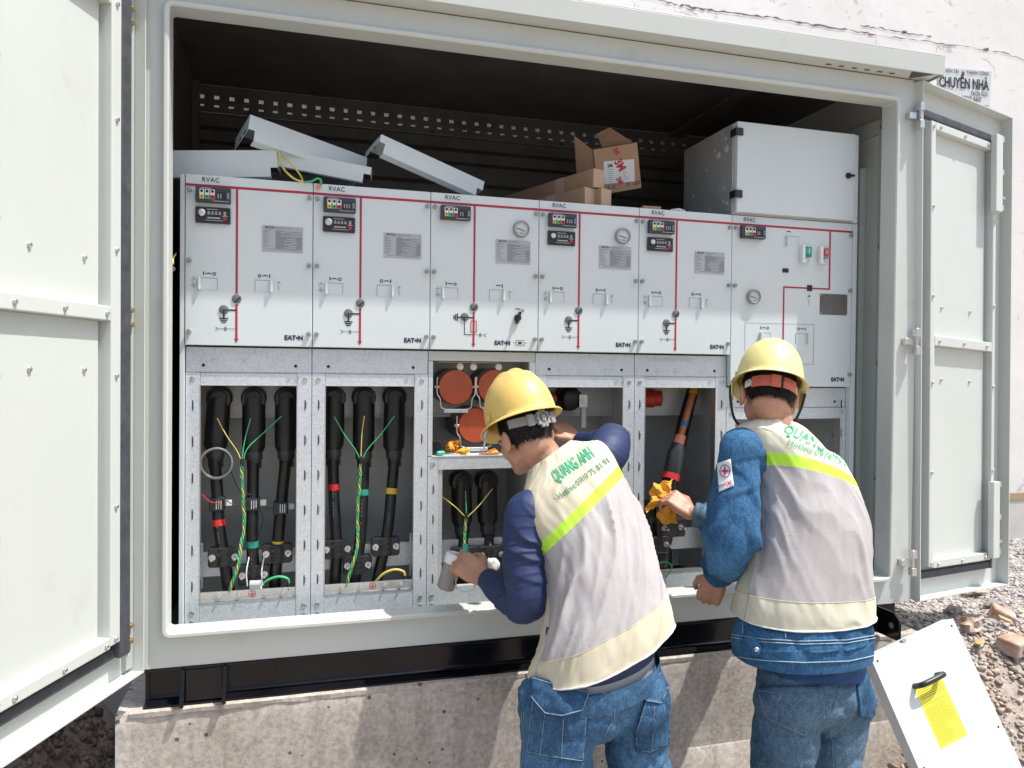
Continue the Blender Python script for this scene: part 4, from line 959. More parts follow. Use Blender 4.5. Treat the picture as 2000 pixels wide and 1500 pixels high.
cable('black elbow cable with green tape in the second cubicle', [(.550,1.409),(.549,1.222),(.547,1.10),(.540,.98),(.528,.853),(.515,.76),(.510,.70)], .187, 'tape_green', 1.086, g2)
cable('black elbow cable with yellow tape in the second cubicle', [(.654,1.410),(.651,1.224),(.643,1.10),(.632,1.0),(.619,.91),(.595,.80),(.575,.70)], .186, 'tape_yellow', 1.087, g2)
g3 = 'cables in the dark lower part of the fuse cubicle'
cable('left black cable in the lower part of the fuse cubicle', [(.891,1.112),(.893,.955),(.893,.90),(.892,.86),(.892,.80),(.890,.75),(.89,.70)], .157, None, 0, g3)
cable('middle black cable in the lower part of the fuse cubicle', [(.985,1.110),(.986,.955),(.986,.90),(.986,.86),(.985,.80),(.985,.75),(.985,.70)], .157, None, 0, g3)
for (x, z, l) in ((.109,.903,'black clamp on the red-taped cable, leftmost cubicle'), (.199,.841,'low black clamp on the green-taped cable, leftmost cubicle'), (.271,.906,'black clamp on the yellow-taped cable, leftmost cubicle'),
                  (.460,.910,'black clamp on the red-taped cable, second cubicle'), (.527,.853,'low black clamp on the green-taped cable, second cubicle'), (.619,.910,'black clamp on the yellow-taped cable, second cubicle'),
                  (.892,.862,'black clamp on the left cable below the fuses'), (.986,.862,'black clamp on the middle cable below the fuses')): clamp(l, x, z)
# small terminal box tied to the low clamp
tb = thing('terminal_box', 'small clear terminal box strapped to the green-taped cable', 'terminal box', (.205, .05, .80))
G().box(.188, .226, .034, .050, .800, .830).build('box_body', 'clear_white', tb, bev=.002); G().box(.190, .222, .028, .0336, .806, .822).build('box_lid', 'grey_plastic', tb, bev=.002)
for x in (.182, .228): G().tube(bez([(x,.04,.815),(x-.003,.036,.86),(x+.004,.05,.905)], 6), .002, 6).build('strap', 'clear_white', tb)
# earth wires: three thin tails joining into a twisted pair
def twist(T, path, mats, r=.0026, pitch=.060, amp=.0036, n=150):
    P = bez(path, 24); L = [0]
    for a, b in zip(P[:-1], P[1:]): L.append(L[-1]+(b-a).length)
    for k, m in enumerate(mats):
        q = []
        for i, p in enumerate(P):
            a = 2*math.pi*(L[i]/pitch+k/len(mats)); e_ = 1+.5*noise.noise(Vector((L[i]*30, k*7, path[0][0]*9))); q.append(p+Vector((math.cos(a)*amp*e_+.004*noise.noise(Vector((L[i]*14, path[0][0]*5, 2))), math.sin(a)*amp*e_, 0)))
        G().tube(q, r*.82, 8).build('strand', m, T, 60)
def earthwire(label, tails, path):
    T = thing('earth_wire', label, 'wire', path[-1], 'green and yellow earth wires')
    for p, m in tails: G().tube(bez(p, 8), .0017, 8).build('tail', m, T, 60)
    G().tube([Vector(path[0])+Vector((0,0,.018)), Vector(path[0])-Vector((0,0,.006))], .0058, 10).build('tape_joint', 'black_plastic', T, 50)
    twist(T, path, ('wire_green', 'wire_yellow', 'wire_green'))
j = (.164, .045, 1.200)
earthwire('green and yellow twisted earth wire in the leftmost cubicle', [([(.088,.066,1.345),(.118,.05,1.29),(.150,.047,1.24),j],'wire_yellow'), ([(.188,.068,1.345),(.172,.06,1.28),(.165,.05,1.23),j],'wire_green'), ([(.282,.075,1.350),(.225,.068,1.295),(.180,.05,1.250),j],'wire_green')],
          [j,(.166,.046,1.10),(.170,.046,1.0),(.160,.028,.92),(.146,.022,.86),(.130,.03,.80)])
j = (.534, .045, 1.200)
earthwire('green and yellow twisted earth wire in the second cubicle', [([(.448,.066,1.348),(.480,.058,1.29),(.515,.05,1.24),j],'wire_green'), ([(.545,.066,1.350),(.537,.058,1.29),(.534,.05,1.23),j],'wire_yellow'), ([(.645,.066,1.350),(.600,.058,1.29),(.555,.05,1.24),j],'wire_green')],
          [j,(.530,.046,1.15),(.524,.046,1.0),(.520,.030,.91),(.502,.022,.85),(.486,.03,.795)])
j = (.890, .045, 1.000)
earthwire('pale earth wire hanging in the dark below the fuses', [([(.806,.05,1.075),(.85,.048,1.04),j],'wire_yellow'), ([(.889,.06,1.09),(.889,.05,1.05),j],'wire_green'), ([(.985,.06,1.095),(.935,.05,1.04),j],'wire_yellow')], [j,(.885,.044,.96),(.882,.04,.92),(.880,.04,.86)])
for (x, c, l) in ((.270, 'wire_green', 'short green earth jumper on the bar of the leftmost cubicle'), (.640, 'wire_yellow', 'short yellow earth jumper on the bar of the second cubicle')):
    T = thing('earth_jumper', l, 'wire', (x, .03, .80))
    G().tube(bez([(x-.055,.05,.800),(x-.03,.040,.828),(x+.005,.036,.840),(x+.034,.034,.832),(x+.040,.034,.815)], 8), .0042, 8).build('wire', c, T, 60); G().cyl((x+.040,.034,.818), (x+.036,.033,.797), .0055, n=10).build('heat_shrink', 'black_plastic', T, 50)
# coiled grey hose and thin leads in the first cubicle
T = thing('coiled_lead', 'grey coiled lead hanging in the leftmost cubicle', 'lead', (.088, .04, 1.15))
for k, (rr_, m) in enumerate(((.046,'disc_grey'), (.0425,'cable_black'))):
    G().tube([(.088+rr_*math.cos(a), .044+.004*k+.004*math.sin(2*a), 1.205+rr_*1.02*math.sin(a)) for a in np.linspace(0, 2*math.pi, 40)], .0042 if k == 0 else .003, 8).build('coil', m, T, 60)
for k, p in enumerate(([(.130,.05,1.18),(.155,.05,1.12),(.19,.06,1.10)], [(.10,.05,1.10),(.14,.04,1.075),(.19,.06,1.055)], [(.045,.05,1.11),(.07,.05,1.085),(.10,.05,1.08)], [(.214,.05,1.06),(.228,.05,1.02),(.214,.06,.97)], [(.205,.055,1.058),(.24,.06,1.056),(.268,.06,1.056)])):
    G().tube(bez(p, 8), .0014, 6).build('thin_lead', 'cable_black' if k != 2 else 'tape_red', T)
# fifth cubicle: stripped cable end
T = thing('stripped_cable', 'thick cable end stripped to its orange core in the fifth cubicle', 'cable', (1.64, .09, .70))
a, b = V(1.806,.140,1.440), V(1.727,.100,1.255); t = (b-a).normalized()
G().tube([a, b], .0125, 16).build('cable_core', 'core_orange', T, 60); G().tube([a-t*.012, a+t*.016], [.014,.017], 14).build('core_tip', 'cloth_yellow', T, 40)
m_ = a+(b-a)*.70; G().tube([m_-t*.009, m_+t*.009], .0150, 16).build('blue_tie', 'blue_plastic', T, 40)
G().tube([b-t*.012, b+t*.026], [.020,.021], 18).build('core_collar', 'core_collar', T, 40)
c = V(1.688,.090,1.125); G().tube([b+t*.024, b+t*.06, c], [.024,.032,.033], 20).build('stress_sleeve', 'sleeve_dark', T, 50)
G().tube([c+t*.001, c+t*.026], .0335, 20).build('phase_tape', 'tape_red', T, 50)
G().tube(bez([c+t*.02,(1.672,.088,1.04),(1.668,.088,.93),(1.65,.088,.83),(1.635,.09,.70)], 8), .031, 18).build('cable', 'cable_black', T, 60)
T = thing('power_cable', 'thick black tube behind the orange core in the fifth cubicle', 'cable', (1.70,.16,.70))
G().tube(bez([(1.845,.21,1.47),(1.79,.19,1.30),(1.735,.17,1.10),(1.70,.15,.92),(1.69,.14,.70)], 8), .026, 16).build('cable', 'cable_black', T, 60)  # dark tube running down behind the orange core
T = thing('power_cable', 'left black cable in the fifth cubicle with its red foot', 'cable', (1.60,.10,.70))
G().tube(bez([(1.62,.13,1.02),(1.610,.10,.92),(1.608,.088,.86),(1.604,.09,.78),(1.60,.09,.70)], 8), .024, 16).build('cable', 'cable_black', T, 60); G().tube([(1.603,.088,.80),(1.601,.088,.77)], .030, 16).build('red_sleeve', 'fuse_red', T, 50)
clamp('upper black clamp in the fifth cubicle', 1.672, .928, .048, .115, .070); clamp('lower black clamp in the fifth cubicle', 1.612, .868, .044, .094, .062)
T = thing('earth_jumper', 'thin green wire hanging over the sill of the fifth cubicle', 'wire', (1.60,.01,.76))
G().tube(bez([(1.59,.03,.80),(1.625,.012,.815),(1.648,.004,.800),(1.642,.006,.778),(1.628,.008,.758)], 8), .0022, 8).build('wire', 'wire_green', T, 60)
# ------------------------------------------------------------------ low voltage box on top
B = thing('control_box', 'pale grey low voltage box standing on the right end cubicle', 'control box', (2.13, .18, 2.092))
G().box(1.874, 2.402, .003, .37, 2.0925, 2.428).build('box_body', 'plate_dark2' if 'plate_dark2' in MAT else 'comp_grey', B, bev=.002)
G().box(1.880, 2.398, -.020, .0025, 2.098, 2.430).build('box_door', 'panel_white', B, bev=.003)
G().box(2.4025, 2.418, -.012, .37, 2.092, 2.430).build('side_strip', 'panel_white', B, bev=.002)
for z in (2.39, 2.163): 
    h = G(); h.box(1.872, 1.900, -.028, -.0205, z-.014, z+.014); h.box(1.868, 1.8725, -.028, .012, z-.014, z+.014); h.build('box_hinge', 'black_plastic', B, bev=.002)
lk = G(); lk.lathe((2.364,-.0202,2.268), (0,-1,0), [(.012,0),(.011,.006),(.008,.009)], 16); lk.box(2.360, 2.386, -.032, -.024, 2.264, 2.272); lk.build('box_latch', 'black_plastic', B, 40)
kn = G()
for (y, z, r) in ((.05,2.385,.006),(.045,2.345,.013),(.075,2.41,.005),(.10,2.335,.013),(.13,2.36,.005),(.19,2.30,.006),(.29,2.22,.008),(.06,2.20,.006),(.06,2.15,.005),(.16,2.14,.009),(.33,2.30,.004),(.33,2.14,.004),(.035,2.14,.006)):
    G().lathe((1.8735,y,z), (-1,0,0), [(r,0),(r,.0012)], 14).build('lit_hole_disc', 'print_light', B)  # pale discs: light through the side holes is put into their colour
# ------------------------------------------------------------------ loose channel covers lying on the cubicles
def cover(label, tl, tr, h, back, notch=.05, wire=False):
    tl, tr = Vector(tl), Vector(tr); x = (tr-tl).normalized(); L = (tr-tl).length
    bk = Vector(back); bk = (bk-x*bk.dot(x)).normalized(); dn = x.cross(bk); dn = dn if dn.z < 0 else -dn
    M = Matrix(((x.x,dn.x,bk.x,tl.x),(x.y,dn.y,bk.y,tl.y),(x.z,dn.z,bk.z,tl.z),(0,0,0,1)))   # local: along, down, back
    T = thing('metal_cover', label, 'metal cover', tuple((tl+tr)/2+dn*h), 'loose white metal covers on top of the cubicles')
    t = .0016
    G(M).prism([(0,0,0),(L,0,0),(L,h-.028,0),(L-.022,h-.028,0),(L-.022,h,0),(notch*.4,h,0),(notch*.4,h-.035,0),(0,h-.035,0)], (0,0,t)).build('cover_face', 'panel_white', T)
    G(M).box(0, L, 0, t, t+.0002, .13).build('cover_flange', 'panel_white', T)
    G(M).box(notch*.4, L-.022, h-t, h, t+.0002, .035).build('cover_flange', 'panel_white', T)
    e = G(M).box(0, t, t, h-.0352, t+.0002, .15).build('cover_end', 'panel_white', T)
    G(M).box(L-t, L, t, h-.029, t+.0002, .15).build('cover_end', 'panel_white', T)
    for b in (.03, .075): G(M).box(-.0006, .0001, h*.45, h*.45+.009, b, b+.020).build('cover_slot', 'ink', e)
cover('white channel cover lying flat at the left end behind the top one', (-.075,.070,2.172), (.262,.045,2.196), .082, (.05,1,.06))
cover('white channel cover underneath the tilted left one', (.235,.075,2.212), (.560,.040,2.165), .052, (.1,1,.1))
cover('white channel cover tilted on top of the left heap', (.184,.030,2.296), (.556,.150,2.226), .086, (-.40,.85,-.22))
cover('white channel cover leaning down to the third cubicle', (.590,.030,2.273), (.958,.110,2.166), .062, (-.36,.85,-.10))
T = thing('earth_jumper', 'green and yellow wire looping from the heap of covers', 'wire', (.36, -.01, 2.09))
G().tube(bez([(.268,.02,2.185),(.283,-.004,2.13),(.315,-.012,2.098),(.345,-.012,2.088)], 10), .0032, 8).build('wire', 'wire_yellow', T, 60); G().tube(bez([(.345,-.012,2.088),(.368,-.012,2.092),(.388,-.012,2.103),(.398,-.008,2.098),(.397,-.006,2.083)], 10), .0034, 8).build('wire', 'wire_green', T, 60)
G().tube(bez([(.268,.03,2.185),(.30,.03,2.16),(.335,.03,2.12),(.345,.03,2.095)], 8), .0026, 8).build('wire', 'wire_yellow', T, 60)
G().lathe((.391,-.006,2.078), (0,-1,0), [(.008,0),(.008,.003)], 12).build('cable_lug', 'core_collar', T)
# ------------------------------------------------------------------ cartons
def longbox(label, x, z, w, h, y0, L, ang):
    d = Vector((math.sin(ang), math.cos(ang), 0)); s = Vector((d.y, -d.x, 0))
    M = Matrix(((s.x,d.x,0,x),(s.y,d.y,0,y0),(0,0,1,z),(0,0,0,1)))
    T = thing('long_carton', label, 'carton', (x, y0, z), 'long brown cartons on the cubicles')
    G(M).box(0, w, .001, L, 0, h).build('carton_body', 'carton', T, bev=.0015)
    G(M).box(.0012, w-.0012, -.0005, .0008, .0012, h-.0012).build('end_flap', 'carton_pale', T)
    G(M).box(-.0006, w+.0006, L*.30, L*.30+.05, -.0002, h+.0006).build('paper_tape', 'carton_pale', T)
longbox('lower left long brown carton with its square end to the front', 1.303, 2.0915, .054, .066, .030, .52, -.40)
longbox('lower right long brown carton with its square end to the front', 1.3605, 2.0915, .052, .064, .020, .52, -.40)
longbox('long brown carton lying on top of the two others', 1.334, 2.1585, .052, .066, .028, .55, -.34)
# opened shipping carton
cx = V(1.497,.19,2.275); R3 = Matrix.Rotation(math.radians(-8), 3, 'Z') @ Matrix.Rotation(math.radians(12), 3, 'Y').inverted() @ Matrix.Rotation(math.radians(16), 3, 'X')
M = Matrix.Translation(cx) @ R3.to_4x4()
T = thing('open_carton', 'opened brown carton with white label and red printed tape', 'carton', (1.505, .19, 2.10))
hw, hh, dp = .086, .084, .16
G(M).box(-hw, hw, -.002, .0, -hh, hh).build('carton_face', 'carton', T)
sd_ = G(M); sd_.box(hw-.002, hw, .0002, dp, -hh, hh); sd_.box(-hw, -hw+.002, .0002, dp, -hh, hh); sd_.box(-hw+.0021, hw-.0021, .0002, dp, -hh, -hh+.002); sd_.build('carton_side', 'carton', T)
G(M).box(-hw+.0021, hw-.0021, .0002, dp, hh-.002, hh).build('carton_side', 'carton', T)
G(M).prism([(-hw-.001,.01,-hh),(-hw-.001,.01,hh),(-hw-.052,.045,hh+.058),(-hw-.060,.06,-hh+.03)], (-.002,.002,0)).build('carton_flap', 'carton_in', T)
G(M).prism([(-.035,.05,hh+.001),(hw-.004,.03,hh+.001),(.012,.08,hh+.068),(-.040,.09,hh+.052)], (.001,.003,0)).build('carton_flap', 'carton_in', T)
Mf = M @ frame((1,0,0), (0,0,1), (0,-.0026,0))
lb = G(M).prism([(-.058,-.0024,-.046),(.062,-.0024,-.056),(.068,-.0024,.026),(-.052,-.0024,.036)], (0,-.0005,0)).build('carton_label', 'paper', T)
text('3M', M @ frame((1,0,-.08), (0,0,1), (-.040,-.0032,.012)), .016, 'ink', 'lettering', lb, bold=.04)
p = G(M)
for k in range(7): 
    for (a0, a1) in ((-.040, -.012), (.016, .048)): 
        z = .004-k*.0075; q = random.uniform(.4, 1); p.add([(a0,-.0032,z), (a0+(a1-a0)*q,-.0032,z-.003*q), (a0+(a1-a0)*q,-.0032,z+.0014-.003*q), (a0,-.0032,z+.0014)], [(0,1,2,3)])
p.build('label_print', 'ink_grey', lb)
for z, s in ((.052,.026), (.006,.044), (-.056,.028)): text('3M', M @ frame((.45,0,-1), (1,0,.45), (-.012,-.0036,z+.022)), s, 'tape_red', 'tape_lettering', T, bold=.04, sx=.8)
text('5 X       X 160', M @ frame((1,0,.0), (0,0,1), (-.048,-.0028,-.070)), .022, 'ink', 'lettering', T)
fl = G().prism([(1.53,.035,2.0915),(1.60,.03,2.0915),(1.62,.16,2.0915),(1.54,.17,2.0915)], (0,0,.016)).build('cardboard_piece', 'carton', None, bev=.001, loc=(1.57,.1,2.0915)); tag(fl, 'flat brown cardboard piece in front of the open carton', 'cardboard')
G_ = G().tube(bez([(1.635,.02,2.094),(1.66,.01,2.097),(1.69,.02,2.094)], 5), .004, 8).build('paper_scrap', 'paper', None, loc=(1.66,.02,2.092)); tag(G_, 'small white paper scrap beside the cardboard piece', 'paper')
# ------------------------------------------------------------------ rags and odds and ends on the fuse shelf
def crumple(name, label, cat, c, r, mat, seed, n=20, amp=.5, parent=None, f=1.0):
    gr = G(); rr = random.Random(seed); o = Vector((rr.uniform(0, 50), rr.uniform(0, 50), rr.uniform(0, 50)))
    gr.ell((0,0,0), (1,1,1), n*2, n)
    for k, v in enumerate(gr.v):
        d = v.normalized(); q = noise.noise(d*1.5*f+o)*.9+(1-abs(noise.noise(d*2.3*f+o))*1.7)**3*.85-.35+(1-abs(noise.noise(d*4.6*f+o))*1.7)**3*.28 if cat == 'cloth' or f != 1.0 else noise.noise(d*1.7*f+o)*.9+abs(noise.noise(d*4.1*f+o))*.8-.25+abs(noise.noise(d*9*f+o))*.3
        v = d*(1+amp*q); gr.v[k] = Vector((v.x*r[0]+c[0], v.y*r[1]+c[1], v.z*r[2]+c[2]))
    return tag(gr.build(name, mat, None, 55, loc=c), label, cat) if parent is None else gr.build(name, mat, parent, 55)
def rag(name, label, c, ax, R, mat, seed, span=2.3, pleats=5, depth=.014, parent=None, nrm=(0,-1,0)):
    """cloth gathered at c and flaring out along ax in radiating pleats, two plies"""
    ax = Vector(ax).normalized(); n_ = Vector(nrm); n_ = (n_-ax*n_.dot(ax)).normalized(); sd2 = ax.cross(n_); c = Vector(c); rr = random.Random(seed); gr = G()
    for ply in range(2):
        nu, nv = 46, 22; vs = []; o = rr.uniform(0, 40)
        for i in range(nu+1):
            th = -span/2+span*i/nu; Rm = R*(.80+.34*noise.noise(Vector((th*1.1, o, 0)))+.16*noise.noise(Vector((th*3.1, o, 5)))) * (1 if ply == 0 else .8)
            for j in range(nv+1):
                u = j/nv; r = Rm*u; q = depth*(u**.7)*(math.sin(th*pleats*2.2+o+2*noise.noise(Vector((th*2, u*2, o))))+.6*noise.noise(Vector((th*4, u*5, o+3))))
                bend = -.35*R*u*u*(.5+.5*math.sin(th*1.7+o)); vs.append(c+ax*(math.cos(th)*r)+sd2*(math.sin(th)*r)+n_*(q+ply*.010+bend*.6)+Vector((0,0,-.18*R*u*u)))
        gr.add(vs, [(i*(nv+1)+j, (i+1)*(nv+1)+j, (i+1)*(nv+1)+j+1, i*(nv+1)+j+1) for i in range(nu) for j in range(nv)])
    o_ = gr.build(name, mat, parent, 70, loc=tuple(c)) if parent is None else gr.build(name, mat, parent, 70)
    m_ = o_.modifiers.new('thickness', 'SOLIDIFY'); m_.thickness = .0018
    return tag(o_, label, 'cloth') if parent is None else o_
rag('orange_cloth', 'orange rag standing up beside the lower fuse cap', (.850,.050,1.228), (-.5,0,1), .062, 'cloth_orange', 3, 1.5, 3)
rag('orange_cloth', 'bright orange rag bunched at the front of the fuse shelf', (.845,.045,1.226), (1,-.05,.12), .070, 'cloth_yellow', 5, 1.0, 4, .010)
rag('orange_cloth', 'orange rag at the right end of the fuse shelf', (.955,.045,1.222), (1,0,.15), .060, 'cloth_orange', 8, .9, 3, .008)
tl_ = G().lathe((.790,.06,1.245), (-.3,-1,.1), [(.022,-.03),(.024,0),(.021,.012),(.015,.013),(.014,.002)], 18).build('tape_roll', 'black_plastic', None, 40, loc=(.79,.05,1.218)); tag(tl_, 'black tape roll at the left end of the fuse shelf', 'tape roll')
tl_ = G().lathe((.783,.034,1.2245), (1,.1,0), [(.004,0),(.008,.004),(.0085,.024),(.006,.028)], 14).build('marker_cap', 'teal', None, 40, loc=(.79,.03,1.217)); tag(tl_, 'small green cap lying on the fuse shelf', 'cap')
tl_ = G().prism([(.80,.03,1.2165),(.94,.028,1.2165),(.95,.09,1.2165),(.80,.10,1.2165)], (0,0,.003)).build('paper_sheet', 'paper', None, loc=(.87,.06,1.2165)); tag(tl_, 'white paper sheet under the rags on the fuse shelf', 'paper')
tl_ = G().tube([(.93,.03,1.221),(1.00,.035,1.221)], .004, 8).build('pencil', 'core_orange', None, 40, loc=(.96,.03,1.217)); tag(tl_, 'thin orange stick lying on the fuse shelf', 'stick')
# ------------------------------------------------------------------ removed panel leaning at the lower right
TR = V(2.580,-.335,.640); e1 = V(.35,.03,.085).normalized(); e2 = V(.225,-.165,-.45); e2 = (e2-e1*e2.dot(e1)).normalized(); nn = e2.cross(e1) if (e2.cross(e1)).y < 0 else e1.cross(e2)
TLc = TR-e1*.392
M = Matrix(((e1.x,e2.x,nn.x,TLc.x),(e1.y,e2.y,nn.y,TLc.y),(e1.z,e2.z,nn.z,TLc.z),(0,0,0,1)))      # local: right, down, towards viewer
T = thing('removed_panel', 'white cubicle cover leaning on the rubble, black handle and yellow sheet on it', 'panel', tuple(M @ V(.19,.74,0)))
HP = .76
G(M).box(0, .392, 0, HP, -.002, 0).build('panel_face', 'panel_white', T, bev=.001)
ed = G(M); ed.box(0, .0016, 0, HP, -.045, -.0022); ed.box(.3834, .385, 0, HP, -.045, -.0022); ed.box(.0018, .3832, 0, .0016, -.045, -.0022); ed.box(.0018, .3832, HP-.0016, HP, -.045, -.0022); ed.build('panel_return', 'panel_white', T)
G(M).box(.145, .165, -.006, -.0003, -.01, .004).build('hook', 'grey_plastic', T, bev=.001)
hd = G(M).tube(bez([(.118,.140,.002),(.118,.136,.030),(.135,.134,.042),(.205,.134,.042),(.222,.136,.030),(.222,.140,.002)], 6), .0095, 12).build('panel_handle', 'black_plastic', T, 50)
for (a_, b_) in ((.02,.02),(.372,.02),(.02,.37),(.372,.37),(.02,.73),(.372,.73)): G(M).lathe((a_,b_,.0002), (0,0,1), [(.004,0),(.004,.0006)], 10).build('screw_hole', 'ink', T)
st = G(M).box(.112, .238, .150, .345, .0003, .0008).build('warning_sheet', 'sticker_yellow', T)
p = G(M); rr = random.Random(4)
for k in range(26):
    if k in (5, 6, 8): continue
    y = .158+k*.0068; x1_ = .232 if k < 18 else .205; x1_ -= rr.uniform(0, .03); p.add([(.120,y,.0011),(x1_,y,.0011),(x1_,y+.0030,.0011),(.120,y+.0030,.0011)], [(0,1,2,3)])
p.build('sheet_print', 'sticker_print', st)['kind'] = 'stuff'
pn = G().prism([(2.80,-.62,.02),(3.12,-.50,.07),(3.25,-.82,-.05),(2.92,-.95,-.10)], (0,.005,.012)).build('white_panel', 'panel_white', None, bev=.002, loc=(3.0,-.7,-.05)); tag(pn, 'white metal sheet lying on the rubble at the right picture edge', 'panel')
# bricks, stones and leaves in the rubble
def brick(label, c, rz, rx, L=.12, holes=True):
    M = Matrix.Translation(c) @ Matrix.Rotation(rz, 4, 'Z') @ Matrix.Rotation(rx, 4, 'X')
    T = thing('broken_brick', label, 'brick', c, 'broken hollow bricks in the rubble')
    gr = G(M); n = 7; vs = []
    gr.box(-L/2, L/2, -.045, .045, -.03, .03); gr.build('brick_body', 'brick_red', T, bev=.009, seg=3)
    if holes:
        for s in (-.022, .022): G(M).lathe((s,-.0452,-.004), (0,-1,0), [(.0105,0),(.0105,.0006)], 14).build('brick_hole', 'crack_dark', T)
def gz(x, y, d=0): return ground_z(x, y)+d
brick('pale red hollow brick showing two holes in the rubble', (3.07,-.16,gz(3.07,-.16,.035)), .25, .12)
brick('broken red brick half buried behind the hollow one', (3.22,.03,gz(3.22,.03,.012)), .8, .4, .10, False)
brick('dark red brick fragment at the right picture edge', (3.16,-.33,gz(3.16,-.33,.01)), -.5, .3, .09, False)
for k, (x, y, r, m, l) in enumerate(((2.98,-.02,.055,'brick_red','rough reddish lump above the hollow brick'), (3.32,.16,.05,'stone','grey brown stone at the edge of the gravel'), (3.05,.12,.045,'stone','flat brown stone beside the leaning panel'), (3.45,.38,.06,'brick_red','dark red lump high on the bank by the wall'),
        (-.29,.16,.075,'stone','large earthy stone beside the plinth corner'), (-.36,.02,.050,'stone','rounded earthy stone under the open door'), (-.45,.20,.055,'stone','dark stone in the soil below the left door'))):
    st_ = crumple('rubble_stone', l, 'stone', (x, y, gz(x, y, r*.2)), (r*1.0, r*.8, r*.55), m, 20+k, 9, .75); st_.data.set_sharp_from_angle(angle=.25)
for k, (x, y, l) in enumerate(((-.42,.06,'broken tile shard standing in the dark soil'), (-.30,-.02,'flat grey tile shard beside the plinth'))):
    z = gz(x, y); tl_ = G().prism([(x-.05,y,z-.02),(x+.05,y+.02,z-.01),(x+.065,y+.05,z+.03 if k else z+.09),(x-.02,y+.05,z+.035 if k else z+.12)], (.004,-.010,.004)).build('tile_shard', 'tile_piece', None, loc=(x,y,z), bev=.002); tag(tl_, l, 'tile shard')
for k, (x, y, rz, l) in enumerate(((2.93,-.13,.4,'dry yellow leaf by the edge of the leaning panel'), (3.15,-.05,1.6,'dry yellow leaf above the hollow brick'))):
    z = gz(x, y, .035); c, s = math.cos(rz), math.sin(rz); L_ = [(-.030,0,.0),(-.012,.016,.004),(.012,.017,.006),(.034,.002,.012),(.010,-.014,.004),(-.012,-.013,.002)]
    lf = G().prism([(x+a*c-b*s, y+a*s+b*c, z+d) for a, b, d in L_], (0,0,.0012)).build('dry_leaf', 'leaf', None, loc=(x,y,z)); tag(lf, l, 'leaf')
# ------------------------------------------------------------------ people
def PX(x, y, Y):   # the point of depth Y seen at photo pixel x, y (2000 wide): used once, to lay out joints
    d = _f+_r*((x-1000)/1500)-_u*((y-750)/1500); return CAM+d*((Y-CAM.y)/d.y)
def remesh(g, name, mat, parent, vox, it=6, fac=.5, disp=None, smooth=True):
    o = g.build('tmp', mat, None)
    r = o.modifiers.new('r', 'REMESH'); r.mode = 'VOXEL'; r.voxel_size = vox
    s = o.modifiers.new('s', 'SMOOTH'); s.factor = fac; s.iterations = it
    bpy.context.view_layer.update(); dg = bpy.context.evaluated_depsgraph_get()
    me = bpy.data.meshes.new_from_object(o.evaluated_get(dg)); bpy.data.objects.remove(o); me.name = name
    if disp:
        n = [v.normal.copy() for v in me.vertices]
        for v, k in zip(me.vertices, n): v.co = v.co+k*disp(v.co, k)
    bv = BVHTree.FromPolygons([v.co.copy() for v in me.vertices], [tuple(p.vertices) for p in me.polygons])
    org = ORG[parent.name]
    for v in me.vertices: v.co -= org
    if smooth: me.shade_smooth()
    ob = bpy.data.objects.new(name, me); COL.objects.link(ob); ob.parent = parent; ORG[ob.name] = org
    if not me.materials: me.materials.append(MAT[mat])
    return ob, bv
def cr(keys, t):   # Catmull-Rom on a list of tuples (Vector or float entries)
    n = len(keys)-1; x = min(max(t, 0), .99999)*n; i = int(x); u = x-i
    g = lambda k: keys[min(max(k, 0), n)]; a, b, c, d = g(i-1), g(i), g(i+1), g(i+2); out = []
    for q in range(len(b)): out.append(.5*((2*b[q])+(c[q]-a[q])*u+(2*a[q]-5*b[q]+4*c[q]-d[q])*u*u+(3*b[q]-a[q]-3*c[q]+d[q])*u**3))
    return out
def loft(keys, n, m, disp=None, e=2.3, t0=0., t1=1.):
    """keys: (centre, lateral, half width, half depth, back shift); returns G with grid and a list of (t, angle)"""
    P = []
    for i in range(m+1):
        t = t0+(t1-t0)*i/m; c, lat, hw, hd = cr(keys, t)
        c2 = cr(keys, min(1, t+.02))[0]; c1 = cr(keys, max(0, t-.02))[0]
        sp = (c2-c1).normalized(); lat = lat.normalized(); bk = lat.cross(sp).normalized()
        if bk.y > 0: bk = -bk
        for k in range(n):
            a = 2*math.pi*k/n; ca, sa = math.cos(a), math.sin(a)
            r = (abs(ca)**e+abs(sa)**e)**(-1/e); p = c+lat*(ca*r*hw)+bk*(sa*r*hd)
            if disp: p = p+(lat*(ca*hd)+bk*(sa*hw)).normalized()*disp(t, a, p)
            P.append(p)
    gr = G(); gr.v = P; c0 = sum(P[:n], Vector())/n
    nn = (P[1]-P[0]).cross(P[n]-P[0]); inv = nn.dot(P[0]-c0) < 0
    for i in range(m):
        for k in range(n):
            q = (i*n+k, i*n+(k+1) % n, (i+1)*n+(k+1) % n, (i+1)*n+k); gr.f.append(q[::-1] if inv else q); gr.m.append(0)
    return gr
def bvh_of(gr): return BVHTree.FromPolygons([v.copy() for v in gr.v], [f for f in gr.f])
def project(vs, M, bv, off):   # local (x, y) on plane M thrown along -normal on a surface
    out = []; nrm = (M.to_3x3() @ Vector((0,0,1))).normalized()
    for v in vs:
        p = M @ Vector((v[0], v[1], .25)); h = bv.ray_cast(p, -nrm, 1.0)
        out.append(h[0]+nrm*off+(h[1] if h[1].dot(nrm) > 0 else -h[1])*.0005 if h[0] is not None else None)
    return out
